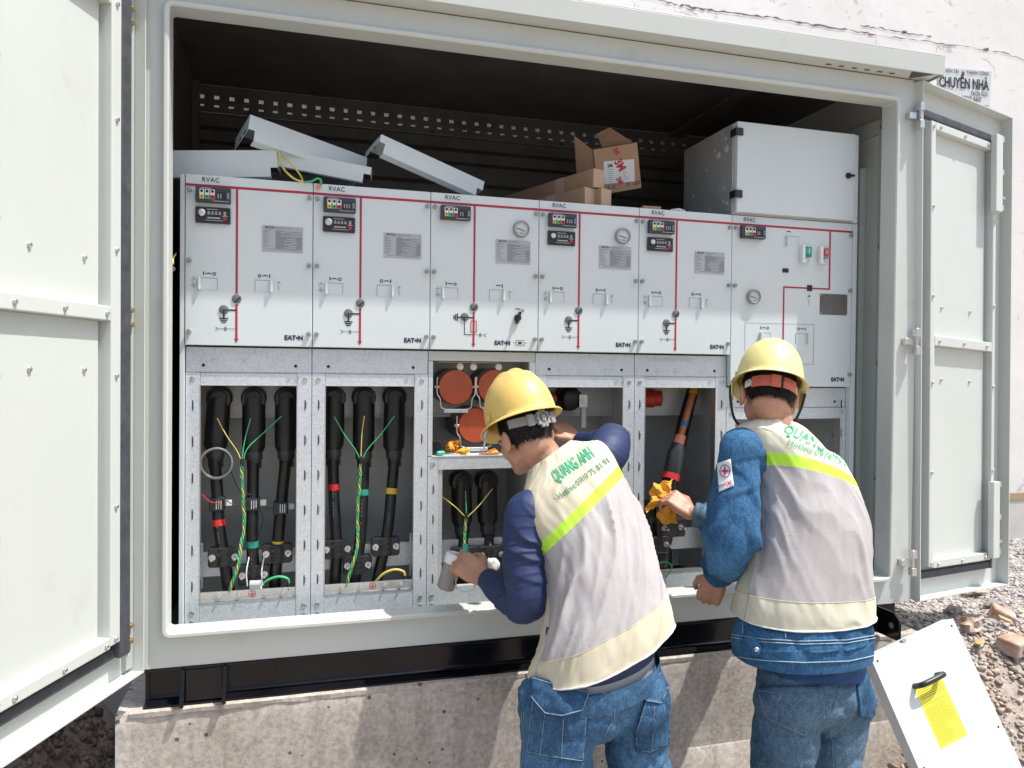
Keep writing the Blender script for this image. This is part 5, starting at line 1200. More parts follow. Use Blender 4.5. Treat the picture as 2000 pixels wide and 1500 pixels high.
def patch(poly, M, bv, off, name, mat, parent, n=16, thick=.003, bump_=0):   # cloth patch on a surface, polygon in plane M
    bm = bmesh.new(); vs = [bm.verts.new((x, y, 0)) for x, y in poly]; bm.faces.new(vs)
    xs_ = [p[0] for p in poly]; ys_ = [p[1] for p in poly]
    for k in range(1, n):
        x = min(xs_)+(max(xs_)-min(xs_))*k/n; bmesh.ops.bisect_plane(bm, geom=bm.verts[:]+bm.edges[:]+bm.faces[:], plane_co=(x,0,0), plane_no=(1,0,0))
        y = min(ys_)+(max(ys_)-min(ys_))*k/n; bmesh.ops.bisect_plane(bm, geom=bm.verts[:]+bm.edges[:]+bm.faces[:], plane_co=(0,y,0), plane_no=(0,1,0))
    bm.verts.index_update(); pts = project([v.co for v in bm.verts], M, bv, off); fs = [tuple(v.index for v in f.verts) for f in bm.faces]; bm.free()
    g_ = G(); use = [f for f in fs if all(pts[i] is not None for i in f) and max((pts[f[i]]-pts[f[i-1]]).length for i in range(len(f))) < .05]
    par_ = {}
    def root(i):
        while par_.setdefault(i, i) != i: i = par_[i]
        return i
    for f in use:
        for i in f[1:]: par_[root(i)] = root(f[0])
    cnt = {}
    for f in use: cnt[root(f[0])] = cnt.get(root(f[0]), 0)+1
    if cnt: best = max(cnt, key=cnt.get); use = [f for f in use if root(f[0]) == best]
    keep = sorted({i for f in use for i in f}); new = {i: k for k, i in enumerate(keep)}; pts = [pts[i] for i in keep]; use = [tuple(new[i] for i in f) for f in use]
    g_.add([p if p is not None else Vector((0,0,-9)) for p in pts], use)
    o = g_.build(name, mat, parent, 60)
    s = o.modifiers.new('thickness', 'SOLIDIFY'); s.thickness = thick; s.offset = 0
    return o
def stitch(pts, M, bv, off, name, mat, parent, r=.0012, n=40, dash=False):
    P = []
    for a, b in zip(pts[:-1], pts[1:]):
        for k in range(n): t = k/n; P.append((a[0]+(b[0]-a[0])*t, a[1]+(b[1]-a[1])*t))
    P.append(pts[-1]); q = [p for p in project(P, M, bv, off) if p is not None]
    if len(q) < 2: return None
    return G().tube(q, r, 6).build(name, mat, parent, 60)
def cloth_text(txt, M, bv, off, size, mat, name, parent, **k):
    vs, fs = text_mesh(txt, size, res=2, **k)
    bm = bmesh.new(); bv_ = [bm.verts.new(v) for v in vs]
    for f in fs:
        try: bm.faces.new([bv_[i] for i in f])
        except ValueError: pass
    bmesh.ops.subdivide_edges(bm, edges=[e for e in bm.edges if e.calc_length() > size*.25], cuts=2, use_grid_fill=False)
    bmesh.ops.triangulate(bm, faces=bm.faces[:]); bm.verts.index_update()
    vs = [v.co.copy() for v in bm.verts]; fs = [tuple(v.index for v in f.verts) for f in bm.faces]; bm.free()
    pts = project(vs, M, bv, off); use = [f for f in fs if all(pts[i] is not None for i in f) and max((pts[f[0]]-pts[f[1]]).length, (pts[f[1]]-pts[f[2]]).length) < size]
    return G().add([p if p is not None else Vector((0,0,-9)) for p in pts], use).build(name, mat, parent)
def hand(gr, w, d, nb, side, curl=(.7,.9,.6), spread=.05, thumb=(.5,.6), k=1.0, curls=None, thick=1.0):
    """palm and five fingers added to the body: w wrist, d towards fingers, nb back of hand, side towards the thumb"""
    d = Vector(d).normalized(); nb = Vector(nb); nb = (nb-d*nb.dot(d)).normalized(); s = d.cross(nb); s = s if s.dot(Vector(side)) > 0 else -s; w = Vector(w)
    for q in (-.026, -.009, .009, .026):
        gr.cone_chain([w+s*q*.55*k, w+d*.045*k+s*q*k, w+d*.088*k+s*q*1.12*k], [.0165*k*thick, .0165*k*thick, .0125*k], 10)
    L = ((.044,.028,.021), (.047,.031,.023), (.043,.028,.021), (.034,.021,.018))
    for i in range(4):
        off = (.0275-.0183*i)*k; p = w+d*(.088-.004*abs(i-1))*k+s*off; dr = (d+s*spread*(1.5-i)).normalized(); pts = [p]; nn = nb.copy()
        cc = curls[i] if curls else curl
        for l, a in zip(L[i], cc):
            dr, nn = (dr*math.cos(a)-nn*math.sin(a)).normalized(), (nn*math.cos(a)+dr*math.sin(a)).normalized(); pts.append(pts[-1]+dr*l*k)
        gr.cone_chain(pts, [.0102*k, .0092*k, .0083*k, .0072*k], 10)
    p = w+d*.022*k+s*.024*k; t1 = (s*.75+d*.62-nb*.35*thumb[0]).normalized(); t2 = (d*.95+s*.15-nb*.6*thumb[1]).normalized(); t3 = (d*.85-s*.30-nb*.8*thumb[1]).normalized()
    gr.cone_chain([p, p+t1*.036*k, p+t1*.036*k+t2*.032*k, p+t1*.036*k+t2*.032*k+t3*.024*k], [.0150*k, .0115*k, .0098*k, .0082*k], 10)
def head_frame(yaw, pitch, roll):
    f = Vector((math.sin(yaw)*math.cos(pitch), math.cos(yaw)*math.cos(pitch), math.sin(pitch))); r = Vector((math.cos(yaw), -math.sin(yaw), 0)); u = r.cross(f)
    r2 = r*math.cos(roll)+u*math.sin(roll); u2 = u*math.cos(roll)-r*math.sin(roll)
    return Matrix(((r2.x,f.x,u2.x),(r2.y,f.y,u2.y),(r2.z,f.z,u2.z)))     # local: right, forward, up
def head(gr, c, R):
    """skull, jaw, face and ears, c = centre of the skull"""
    E = lambda p, r, n=18: gr.ell(c+R @ Vector(p), r, n, 12, R)
    E((0,-.008,.022), (.075,.093,.088), 24); E((0,.022,-.045), (.058,.066,.062)); E((0,.045,-.082), (.040,.042,.030)); E((0,.078,-.092), (.020,.016,.018))
    for s in (-1, 1):
        E((s*.038,.048,-.036), (.022,.028,.030)); E((s*.042,.014,-.060), (.018,.036,.028))
        E((s*.077,-.010,-.022), (.008,.021,.031)); E((s*.083,-.019,-.014), (.006,.013,.024)); E((s*.079,-.002,-.044), (.006,.010,.011))
        E((s*.032,.078,-.002), (.017,.009,.008)); E((s*.031,.073,-.014), (.013,.011,.009))
    gr.cone_chain([c+R @ Vector((0,.088,-.008)), c+R @ Vector((0,.104,-.040)), c+R @ Vector((0,.098,-.047))], [.009,.014,.011], 10)
    for s in (-1, 1): E((s*.013,.093,-.047), (.009,.010,.008))
    E((0,.086,-.066), (.024,.010,.0065)); E((0,.085,-.075), (.021,.010,.006))
def eyes(c, R, parent):
    for s in (-1, 1):
        G().ell(c+R @ Vector((s*.031,.0795,-.0135)), (.0085,.006,.0055), 12, 8, R).build('eye', 'white_plastic', parent, 180)
        G().ell(c+R @ Vector((s*.031,.0850,-.0135)), (.0035,.0018,.0035), 10, 8, R).build('pupil', 'hair', parent, 180)
        G().tube([c+R @ Vector((s*x, .088-abs(x-.03)*.25, z)) for x, z in ((.016,.004), (.03,.008), (.046,.003))], [.0025,.0035,.002], 8).build('eyebrow', 'hair', parent, 60)
def helmet(name, c, R, mat, parent, ridges=True, k_=.885):
    """hard hat: domed shell with ridges, gutter and peak; c = centre at the rim"""
    n, m = 96, 30; gr = G(); rows = []
    for j in range(m+1):
        ph = (j/m)*math.pi/2
        row = []
        for k in range(n):
            a = 2*math.pi*k/n; sx, fy = math.sin(a), math.cos(a)
            rr_ = math.sin(ph)**.92; x = .116*rr_*sx; y = .140*rr_*fy; z = .145*math.cos(ph)**.90
            if ridges:
                b = max(math.exp(-(x/.013)**2), .75*math.exp(-((abs(x)-.040)/.009)**2))*max(0, math.cos(ph*1.08))**.6*sst(-.125, -.06, y)*(1-sst(.09, .13, y))
                z += .0085*b
            row.append((x, y, z))
        rows.append(row)
    for (ox, dz) in ((.004,-.006), (.016,-.012), (.019,-.015), (.018,-.017), (.003,-.011), (-.004,-.006), (-.006,.0)):
        row = []
        for k in range(n):
            a = 2*math.pi*k/n; sx, fy = math.sin(a), math.cos(a); pk = max(0, fy)**3
            q = ox*(1+1.6*pk) if ox > .002 else ox
            row.append(((.116+q)*sx, (.140+q)*fy, dz-.012*pk*(1 if ox > .01 else .3)+.004*abs(sx)))
        rows.append(row)
    for j in range(m, -1, -1): rows.append([(x*.95, y*.95, z*.95-.001) for x, y, z in rows[j]])
    M4 = Matrix.Translation(c) @ R.to_4x4() @ Matrix.Diagonal((k_, k_, k_*1.14, 1)); gr.M = M4
    gr.add([p for r_ in rows for p in r_], [(j*n+k, j*n+(k+1) % n, (j+1)*n+(k+1) % n, (j+1)*n+k) for j in range(len(rows)-1) for k in range(n)])
    o = gr.build(name, mat, parent, 60)
    # side clip slots
    for s in (-1, 1):
        q = G(M4); q.M = M4 @ Matrix.Rotation(math.radians(14*s), 4, 'Z'); q.box(s*.1155 if s > 0 else -.1205, .1205 if s > 0 else -.1155, -.030, .018, .006, .026); q.build('accessory_slot', mat, o, bev=.003)
    return o, M4
def strand_hair(c, R, parent, name, n=9000, seed=1, lo=-.075):
    """short dark hair on the back and sides below the helmet: a cap plus thousands of short strands"""
    rr_ = random.Random(seed); A = Vector((.0785,.0965,.0915)); ctr = Vector((0,-.008,.022))
    def on(d): return Vector((d.x*A.x, d.y*A.y, d.z*A.z))+ctr
    gr = G(Matrix.Translation(c) @ R.to_4x4()); nu, nv = 44, 30; vs = []
    def low(a):    # hairline: lower at the nape, high over the ears
        b = abs(a-math.pi)/math.pi; return lo+.003*math.sin(7*a)+.080*sst(.34, .56, b)
    for j in range(nv+1):
        for i in range(nu+1):
            a = math.pi*(.42+1.16*i/nu); zt_, zl = .075, low(a); z = zt_+(zl-zt_)*j/nv
            s = max(0, 1-((z-ctr.z)/A.z)**2)**.5; s = max(s, .55 if z < 0 else 0); k = (1.015+.012*noise.noise(Vector((a*9, z*160, seed))))*(1 if j < nv else .985)
            vs.append((math.sin(a)*A.x*s*k, math.cos(a)*A.y*s*k+ctr.y, z))
    gr.add(vs, [(j*(nu+1)+i, j*(nu+1)+i+1, (j+1)*(nu+1)+i+1, (j+1)*(nu+1)+i) for j in range(nv) for i in range(nu)])
    for _ in range(n):
        i = rr_.random()*nu; j = rr_.random()**.8*nv; p = Vector(vs[int(j)*(nu+1)+int(i)]); out_ = Vector((p.x, p.y-ctr.y, 0)).normalized(); t = Vector((-out_.y, out_.x, 0))
        p = p+t*rr_.uniform(-.004, .004)+Vector((0,0,rr_.uniform(-.003,.003))); l = rr_.uniform(.006,.014); w = .0006
        q = p+Vector((0,0,-l))+out_*rr_.uniform(.0015,.0065)+t*rr_.uniform(-.003,.003); gr.add([p-t*w, p+t*w, q], [(0,1,2)])
    return gr.build(name, 'hair', parent, 180)
def ridge(x, e=1.4): return (1-abs(math.sin(x)))**e
def saw(x):
    t = (x/math.pi) % 1; return t**1.4*(1-sst(.82, 1, t))
def crease(v): return (1-min(1, abs(v)*1.6))**4
def nz(p, s, o=0.0): return noise.noise(Vector((p.x*s+o, p.y*s+o*1.3, p.z*s-o)))
def sleeve(path, rad, name, mat, parent, folds, seed=0, n=72, m=110, squash=None):
    P = bez(path, 44); K = len(P); g_ = G(); t0 = (P[1]-P[0]).normalized(); a = Vector((0,0,1)) if abs(t0.z) < .9 else Vector((1,0,0)); nrm = (a-t0*a.dot(t0)).normalized()
    for i, p in enumerate(P):
        t = (P[min(i+1, K-1)]-P[max(i-1, 0)]).normalized(); nrm = (nrm-t*nrm.dot(t)).normalized(); b = t.cross(nrm); u = i/(K-1)
        r = cr([(x,) for x in rad], u)[0]
        for k in range(n):
            w = 2*math.pi*k/n; d = nrm*math.cos(w)+b*math.sin(w); q = folds(u, w, p) if folds else 0
            g_.v.append(p+d*(r+q))
    g_.f = [(i*n+k, i*n+(k+1) % n, (i+1)*n+(k+1) % n, (i+1)*n+k) for i in range(K-1) for k in range(n)]
    g_.f.append(tuple(range(n))[::-1]); g_.f.append(tuple((K-1)*n+k for k in range(n))); g_.m = [0]*len(g_.f)
    o = g_.build(name, mat, parent, 70); return o, bvh_of(g_)
def shoe(gr, p, d):
    d = Vector(d).normalized(); gr.cone_chain([p-d*.05+Vector((0,0,.045)), p+d*.06+Vector((0,0,.040)), p+d*.15+Vector((0,0,.032))], [.045,.046,.036], 12)
# ------------------------------------------------------------------ worker bending in the middle
GZ = -.25
P1 = thing('person', 'worker in yellow helmet, navy sleeves and cream vest bending at the fuse cubicle', 'person', (1.12, -.55, GZ), 'workers at the switchgear')
hR = head_frame(math.radians(-15), math.radians(-22), math.radians(5)); hc = PX(1024, 846, -.30)
neckb = PX(1088, 922, -.37)
b = G(); head(b, hc, hR)
b.cone_chain([hc+hR @ V(0,-.030,-.045), hc*.45+neckb*.55, neckb], [.056,.054,.050], 16)
chest = PX(1130,990,-.42); waist = PX(1168,1180,-.53); pel = PX(1165,1330,-.565)
shL, elL, wrL = PX(1030,1006,-.43), PX(1022,1162,-.46), PX(946,1128,-.275); shR, elR, wrR = PX(1180,892,-.335), PX(1190,872,-.13), PX(1126,862,.055)
lat1 = V(.86,.33,.37).normalized()
b.cone_chain([chest-lat1*.03, waist-lat1*.04, pel-lat1*.06], [.075,.08,.09], 16); b.cone_chain([chest+lat1*.05, waist+lat1*.05, pel+lat1*.06], [.075,.08,.09], 16)
b.cone_chain([neckb-V(0,0,.03), shL], [.045,.04], 14); b.cone_chain([neckb-V(0,0,.03), shR], [.045,.04], 14)
b.cone_chain([shL, elL, wrL], [.044,.032,.024], 14); b.cone_chain([shR, elR, wrR], [.050,.036,.024], 14)
hipL, hipR_ = PX(1092,1395,-.575), PX(1236,1385,-.55); knL, knR = V(.985,-.60,.20), V(1.30,-.52,.20); anL, anR = V(.97,-.55,GZ+.07), V(1.33,-.48,GZ+.07)
for h, k_, a_ in ((hipL, knL, anL), (hipR_, knR, anR)): b.cone_chain([h, k_, a_], [.082,.056,.040], 14)
hdL = PX(892,1092,-.20)-wrL
hand(b, wrL, hdL, V(.10,-1,.25), V(.2,.0,1), curl=(.42,.95,.7), spread=.10, thumb=(.9,.7), k=.98)
hand(b, wrR, PX(1100,838,.10)-wrR, V(.5,-.9,.3), V(-.2,0,1), curls=((.1,.15,.1), (.7,.8,.5), (.8,.9,.6), (.8,.9,.6)), thumb=(.4,.5))
body1, bvb1 = remesh(b, 'body', 'skin', P1, .0035, 6)
eyes(hc, hR, P1)
strand_hair(hc, hR, P1, 'hair', seed=3, lo=-.073)
# helmet
hm, M4 = helmet('safety_helmet', hc+hR @ V(0,-.004,.046), hR, 'hat_yellow_worn', P1)
bd = G(M4); P = []
for k in range(33):
    a = math.pi*(.62+.76*k/32); P.append((math.sin(a)*.094, math.cos(a)*.118-.004, -.026-.010*math.cos((k-16)/16*1.5)))
nb_ = len(P); bd.add([(x, y, z-.013) for x, y, z in P]+[(x, y, z+.013) for x, y, z in P]+[(x*1.03, y*1.03, z-.013) for x, y, z in P]+[(x*1.03, y*1.03, z+.013) for x, y, z in P],
    [(2*nb_+k, 2*nb_+k+1, 3*nb_+k+1, 3*nb_+k) for k in range(nb_-1)]+[(k, k+1, nb_+k+1, nb_+k) for k in range(nb_-1)]+[(nb_+k, nb_+k+1, 3*nb_+k+1, 3*nb_+k) for k in range(nb_-1)]+[(k, k+1, 2*nb_+k+1, 2*nb_+k) for k in range(nb_-1)])
bd.build('headband', 'band_grey', hm, 50)
for a in (-.36, .36): q = G(M4 @ Matrix.Rotation(a, 4, 'Z')); q.box(-.012, .012, -.1285, -.119, -.053, -.018); q.build('band_clip', 'band_grey', hm, bev=.003)
kb = G(M4); prof = []
kb.lathe((0,-.119,-.036), (0,-1,0), [(.024,0),(.024,.010),(.016,.012),(.015,.006),(.010,.006),(.010,.013),(.004,.014)], 24)
for k in range(10): a = 2*math.pi*k/10; kb.cyl((math.cos(a)*.024,-.119,-.036+math.sin(a)*.024), (math.cos(a)*.024,-.130,-.036+math.sin(a)*.024), .0045, n=8)
kb.build('ratchet_knob', 'band_grey', hm, 40)
hk = G(M4); hk.tube(bez([(-.118,.045,-.016),(-.127,.055,-.030),(-.119,.075,-.036),(-.112,.062,-.026)], 6), .003, 8); hk.build('strap_hook', 'steel', hm, 60)
G(M4).prism([(-.116,.065,-.030),(-.108,.105,-.040),(-.112,.120,-.072)], (.003,0,0)).build('strap_tab', 'paper', hm)
# trousers
j = G(); bt = PX(1168,1300,-.56)
j.cone_chain([bt-lat1*.075, hipL+V(0,0,.03)], [.100,.118], 18); j.cone_chain([bt+lat1*.075, hipR_+V(0,0,.03)], [.100,.112], 18)
j.cone_chain([bt-lat1*.04+V(0,-.02,-.06), bt+lat1*.05+V(0,-.02,-.07)], [.115,.112], 18)
for h, k_, a_, r0 in ((hipL, knL, anL, .106), (hipR_, knR, anR, .096)): j.cone_chain([h, (h+k_)/2, k_, (k_+a_)/2, a_], [r0, r0*.97, r0*.86, r0*.74, r0*.70], 18)
def jd(p, n_): return .006*nz(p, 8, 3)-.007*crease(nz(p, 10, 8))-.004*crease(nz(p, 21, 4))+.002*nz(p, 45, 5)
jeans1, bvj1 = remesh(j, 'jeans', 'denim_jeans', P1, .0075, 7, .5, jd)
Mj = frame(V(.94,.22,.10), V(.05,.25,1), PX(1168,1400,-.75))     # plane behind the hips
def jp(px_, py_):                                                 # photo pixel to that plane
    q = Mj.inverted() @ PX(px_, py_, -.72); return (q.x, q.y)
Mv = frame(_r, _u, V(0,0,0))
def onview(px_, py_, Y): return PX(px_, py_, Y)
def vplane(cx, cy, Y):     # plane square to the line of sight, local metres per photo pixel
    o = PX(cx, cy, Y); n_ = (CAM-o).normalized(); r_ = (_r-n_*_r.dot(n_)).normalized(); M = frame(r_, n_.cross(r_), o)
    k = (CAM-o).length/1500*((o-CAM).normalized().dot(_f))**-1*((o-CAM).dot(_f)/(CAM-o).length)
    return M, lambda x, y: ((x-cx)*k, -(y-cy)*k)
Mp, lp1 = vplane(1165, 1390, -.68)
def pk(name, pts, mat='denim_dark', par=None, off=.004, th=.006): return patch([lp1(*q) for q in pts], Mp, bvj1, off, name, mat, par or P1, 14, th)
pA = pk('rear_pocket', [(1052,1368),(1036,1458),(1138,1472),(1150,1375)]); pB = pk('pocket_flap', [(1049,1331),(1048,1365),(1075,1393),(1105,1397),(1142,1388),(1154,1357)], 'denim_dark', P1, .011, .006)
pC = pk('rear_pocket', [(1254,1372),(1234,1425),(1236,1458),(1262,1462),(1306,1444),(1296,1365)]); pD = pk('pocket_flap', [(1247,1353),(1256,1372),(1285,1376),(1302,1345),(1288,1322)], 'denim_jeans', P1, .011, .006)
def sj(pts, r=.0013, off=.007, mat='thread'): return stitch([lp1(*q) for q in pts], Mp, bvj1, off, 'seam', mat, P1, r)
for q in ([(1053,1372),(1038,1456),(1137,1470),(1149,1380)], [(1074,1395),(1062,1462)], [(1107,1400),(1100,1467)], [(1255,1376),(1236,1428),(1238,1456),(1262,1459),(1304,1442)], [(1272,1380),(1265,1458)], [(1290,1376),(1296,1440)]): sj(q)
for q in ([(1049,1333),(1080,1342),(1152,1358)], [(1049,1364),(1075,1392),(1105,1396),(1141,1387),(1153,1359)], [(1248,1353),(1288,1323)], [(1249,1356),(1257,1371),(1285,1375),(1301,1347)]): sj(q, .0016, .0155)
for q in ([(1198,1306),(1199,1360),(1196,1400),(1178,1428)], [(1094,1320),(1096,1340)], [(1140,1306),(1200,1300),(1262,1284),(1288,1276)], [(1140,1299),(1200,1293),(1262,1276)], [(1030,1390),(1026,1450),(1018,1500)], [(1034,1390),(1030,1450),(1022,1500)], [(1272,1290),(1282,1330)]): sj(q, .0012, .0018)
for q in ([(1150,1298),(1158,1298),(1157,1322),(1150,1321)], [(1224,1268),(1232,1266),(1243,1308),(1236,1310)]): pk('belt_loop', q, 'denim_jeans', P1, .008, .005)
# belt and shirt tail above the waistband
kw = [(bt+V(0,0,-.020), V(.94,.24,.14), .168, .128), (bt+V(0,0,.02), V(.94,.24,.16), .166, .126), (bt+V(0,0,.06), V(.94,.24,.18), .165, .124), (waist, V(.93,.25,.25), .16, .12)]
loft([(bt+V(0,0,-.062), V(.94,.24,.14), .178, .138), (bt+V(0,0,-.030), V(.94,.24,.14), .182, .143), (bt+V(0,0,-.004), V(.94,.24,.15), .179, .141)], 80, 8, lambda t, a, p: .002*nz(p, 20, 3), 2.2).build('waistband', 'denim_jeans', P1, 60)
loft([(c, l, w*.985, d*.985) for c, l, w, d in kw], 48, 12, None, 2.2, 0, .45).build('belt', 'belt_grey', P1, 60)
loft([(c, l, w*1.012, d*1.012) for c, l, w, d in kw], 64, 24, lambda t, a, p: .003*nz(p, 22, 1)*sst(.5, .7, t), 2.2, .38, 1).build('shirt_body', 'navy_knit', P1, 60)
# vest
K1 = [(PX(1174,1262,-.555), V(.92,.22,.30), .214, .158), (PX(1174,1222,-.55), V(.91,.22,.33), .202, .150), (PX(1172,1156,-.52), V(.89,.23,.40), .184, .142), (PX(1160,1080,-.475), V(.84,.25,.48), .174, .134), (PX(1138,1010,-.43), V(.78,.26,.56), .174, .126),
      (PX(1106,958,-.395), V(.78,.27,.56), .186, .114), (PX(1092,930,-.375), V(.80,.28,.53), .172, .094), (PX(1084,910,-.362), V(.82,.29,.49), .124, .074), (PX(1074,888,-.350), V(.84,.30,.45), .074, .062)]
def vd1(t, a, p):
    lo_ = 1-sst(.42, .56, t); s = math.sin(a); f = 0
    q = a*2.6+t*9.0
    ph = 2.6*noise.noise(Vector((a*1.1, t*1.7, 2.2)))+1.2*noise.noise(Vector((a*2.6, t*3.5, 5)))
    am = .35+1.0*abs(noise.noise(Vector((a*1.3+4, t*1.4, 9))))
    f += lo_*am*(.0230*ridge(a*4.4+t*13+ph*.6, 1.6)+.0085*ridge(a*8.3+t*21+ph, 1.5)-.004) * (1-.85*(1-sst(.02, .16, t)))
    f += (1-lo_)*.004*ridge(a*3+t*9+ph, 2)
    f += .0045*noise.noise(Vector((a*3, t*5, 4)))+.002*noise.noise(Vector((a*9, t*16, 1)))
    f += .010*(1-sst(0, .16, t))*noise.noise(Vector((a*2.2, 3, 3)))
    return f
vN, vM = 200, 150; v1 = loft(K1, vN, vM, vd1, 2.25)
ZONE = ['vest_cream', 'lime', 'vest_mesh', 'vest_pale']
def zones(gr, n, m, lime, yoke, hem, side):
    for i in range(m):
        t = (i+.5)/m
        for k in range(n):
            a = 2*math.pi*(k+.5)/n; d = abs(((a-math.pi/2+math.pi) % (2*math.pi))-math.pi)     # angle from the middle of the back
            f = i*n+k
            if t < hem or t > yoke or d > side: z = 0
            elif t > lime: z = 1
            else: z = 2
            gr.m[f] = z
    return gr
zones(v1, vN, vM, .505, .545, .135, 1.62)
vest1 = v1.build('safety_vest', ZONE, P1, 75); bvv1 = bvh_of(v1)
sm = vest1.modifiers.new('thickness', 'SOLIDIFY'); sm.thickness = .004; sm.offset = -1
def vest_trim(gr, n, m, vest, hem, side, par):
    def row(i): return [gr.v[i*n+k] for k in range(n)]
    q = row(0); G().tube(q+[q[0]], .0024, 6).build('hem_piping', 'white_plastic', vest, 60)
    for z_ in (hem,):
        i = round(z_*m); q = [p+(p-sum(row(i), Vector())/n).normalized()*.0006 for p in row(i)]; G().tube(q+[q[0]], .0009, 5).build('seam', 'vest_cream', vest, 60)
    for s_ in (-1, 1):
        k = round((math.pi/2+s_*side)/(2*math.pi)*n) % n; q = [gr.v[i*n+k]+(gr.v[i*n+k]-sum(row(i), Vector())/n).normalized()*.0006 for i in range(0, int(m*.56))]
        G().tube(q, .0011, 5).build('seam', 'belt_grey', vest, 60)
vest_trim(v1, vN, vM, vest1, .135, 1.62, P1)
# sleeves
def fold1(u, w, p):
    e_ = math.exp(-((u-.34)/.17)**2)+.9*math.exp(-((u-.66)/.09)**2); ph = 2.4*nz(p, 7)+1.2*nz(p, 18)
    mk = .35+1.3*abs(nz(p, 10, 4)); return e_*mk*(.0135*saw(u*34+1.8*math.sin(w+.6)+ph)+.0060*saw(u*66-1.4*math.sin(w)+ph*1.6)-.005)+.0035*nz(p, 9)
sl1, bs1 = sleeve([shL+(shL-chest)*-.25, shL, shL*.5+elL*.5+V(-.008,-.01,0), elL+V(.004,-.012,-.022), elL*.45+wrL*.55+V(-.002,.0,-.012), wrL*.92+elL*.08], [.056,.064,.060,.058,.050,.043,.035], 'sleeve', 'navy_knit', P1, fold1)
sl2, _ = sleeve([shR+(shR-chest)*-.15, shR+V(.01,.0,.012), shR*.5+elR*.5+V(.016,0,.030), elR+V(.010,.01,.014), elR*.5+wrR*.5, wrR*.85+elR*.15], [.060,.064,.058,.052,.043,.036], 'sleeve', 'navy_knit', P1, fold1)
# armhole binding
ah = [PX(*q) for q in ((992,968,-.40),(1012,962,-.46),(1036,972,-.49),(1058,1000,-.51),(1068,1040,-.515),(1070,1085,-.51))]
# lettering on the back
Mt, lt = vplane(1140, 950, -.52)
def along(p0, p1): a = Vector(lt(*p0)); b_ = Vector(lt(*p1)); return a, (b_-a)
def vest_text(txt, p0, p1, Ms, lfun, bv, par, mat, h, bold=0.0, off=.0032):
    a = Vector(lfun(*p0)); d_ = Vector(lfun(*p1))-a; ang = math.atan2(d_.y, d_.x)
    vs, fs = text_mesh(txt, h); wid = max(v.x for v in vs); s = d_.length/wid
    M2 = Ms @ Matrix.Translation((a.x, a.y, 0)) @ Matrix.Rotation(ang, 4, 'Z')
    return cloth_text(txt, M2, bv, off, h, mat, 'vest_lettering', par, sx=s, bold=bold)
vest_text('QUANG ANH', (1088,942), (1163,890), Mt, lt, bvv1, vest1, 'print_green', .052, .022)
vest_text('Hotline:0919 75 81 91', (1093,976), (1193,902), Mt, lt, bvv1, vest1, 'print_green_dark', .026, .006)
# jar held in the left hand
jar = thing('glass_jar', 'small grey jar with white lid in the bending worker left hand', 'jar', tuple(PX(884,1140,-.16)), None)
ja, jb = PX(874,1135,-.155), PX(893,1072,-.165); jd_ = (jb-ja).normalized()
G().lathe(ja-jd_*.025, jd_, [(.024,0),(.028,.004),(.028,.075),(.027,.085)], 24).build('jar_body', 'band_grey', jar, 40)
G().lathe(ja-jd_*.025+jd_*.0852, jd_, [(.0295,0),(.0300,.004),(.0295,.028),(.026,.031)], 24).build('jar_lid', 'clear_white', jar, 40)
q = jb+jd_*.008; G().box(q.x+.012, q.x+.026, q.y-.034, q.y-.016, q.z-.016, q.z+.012).build('lid_tab', 'teal', jar, bev=.003)
lpw = thing('tie_loop', 'clear plastic loop hanging below the bending worker left hand', 'cord', tuple(PX(905,1160,-.2)))
G().tube(bez([PX(893,1120,-.17), PX(890,1142,-.18), PX(905,1157,-.20), PX(925,1150,-.21), PX(928,1132,-.20)], 10), .0028, 8).build('loop', 'clear_white', lpw, 60); G().tube(bez([PX(892,1118,-.17), PX(887,1135,-.18), PX(892,1150,-.18)], 8), .0022, 8).build('cord_end', 'cable_black', lpw, 60)
gl = crumple('plastic_bag', 'small clear plastic bag behind the bending worker left wrist', 'bag', tuple(PX(963,1105,-.13)), (.020,.016,.026), 'clear_white', 14, 14, .4)
sh = G(); shoe(sh, V(.97,-.53,GZ), V(-.1,1,0)); remesh(sh, 'shoe', 'shoe', P1, .008, 3)
sh = G(); shoe(sh, V(1.33,-.46,GZ), V(.15,1,0)); remesh(sh, 'shoe', 'shoe', P1, .008, 3)
# ------------------------------------------------------------------ worker standing at the right
P2 = thing('person', 'worker in pale yellow helmet, denim jacket and cream vest standing at the right', 'person', (1.78, -.6, GZ), 'workers at the switchgear')
hR = head_frame(math.radians(20), math.radians(-22), math.radians(-9)); hc = PX(1500, 770, -.435)
neckb = PX(1518, 835, -.475)
b = G(); head(b, hc, hR)
b.cone_chain([hc+hR @ V(0,-.030,-.045), hc*.4+neckb*.6, neckb], [.056,.054,.050], 16)
chest = PX(1550,960,-.50); waist = PX(1580,1120,-.56); pel = PX(1585,1300,-.57)
shL, elL, wrL = PX(1450,884,-.47), PX(1424,1052,-.53), PX(1402,1122,-.385); shR, elR, wrR = PX(1600,925,-.38), PX(1500,1040,-.20), PX(1350,1003,-.055)
lat2 = V(.99,0,-.14).normalized()
for s in (-1, 1): b.cone_chain([chest+lat2*.04*s, waist+lat2*.05*s, pel+lat2*.055*s], [.070,.078,.09], 16)
b.cone_chain([neckb-V(0,0,.03), shL], [.045,.04], 14); b.cone_chain([neckb-V(0,0,.03), shR], [.045,.04], 14)
b.cone_chain([shL, elL, wrL], [.05,.036,.024], 14); b.cone_chain([shR, elR, wrR], [.05,.036,.024], 14)
hipL, hipR_ = PX(1540,1385,-.575), PX(1640,1378,-.56); knL, knR = V(1.70,-.55,.12), V(1.88,-.54,.12); anL, anR = V(1.72,-.52,GZ+.07), V(1.92,-.50,GZ+.07)
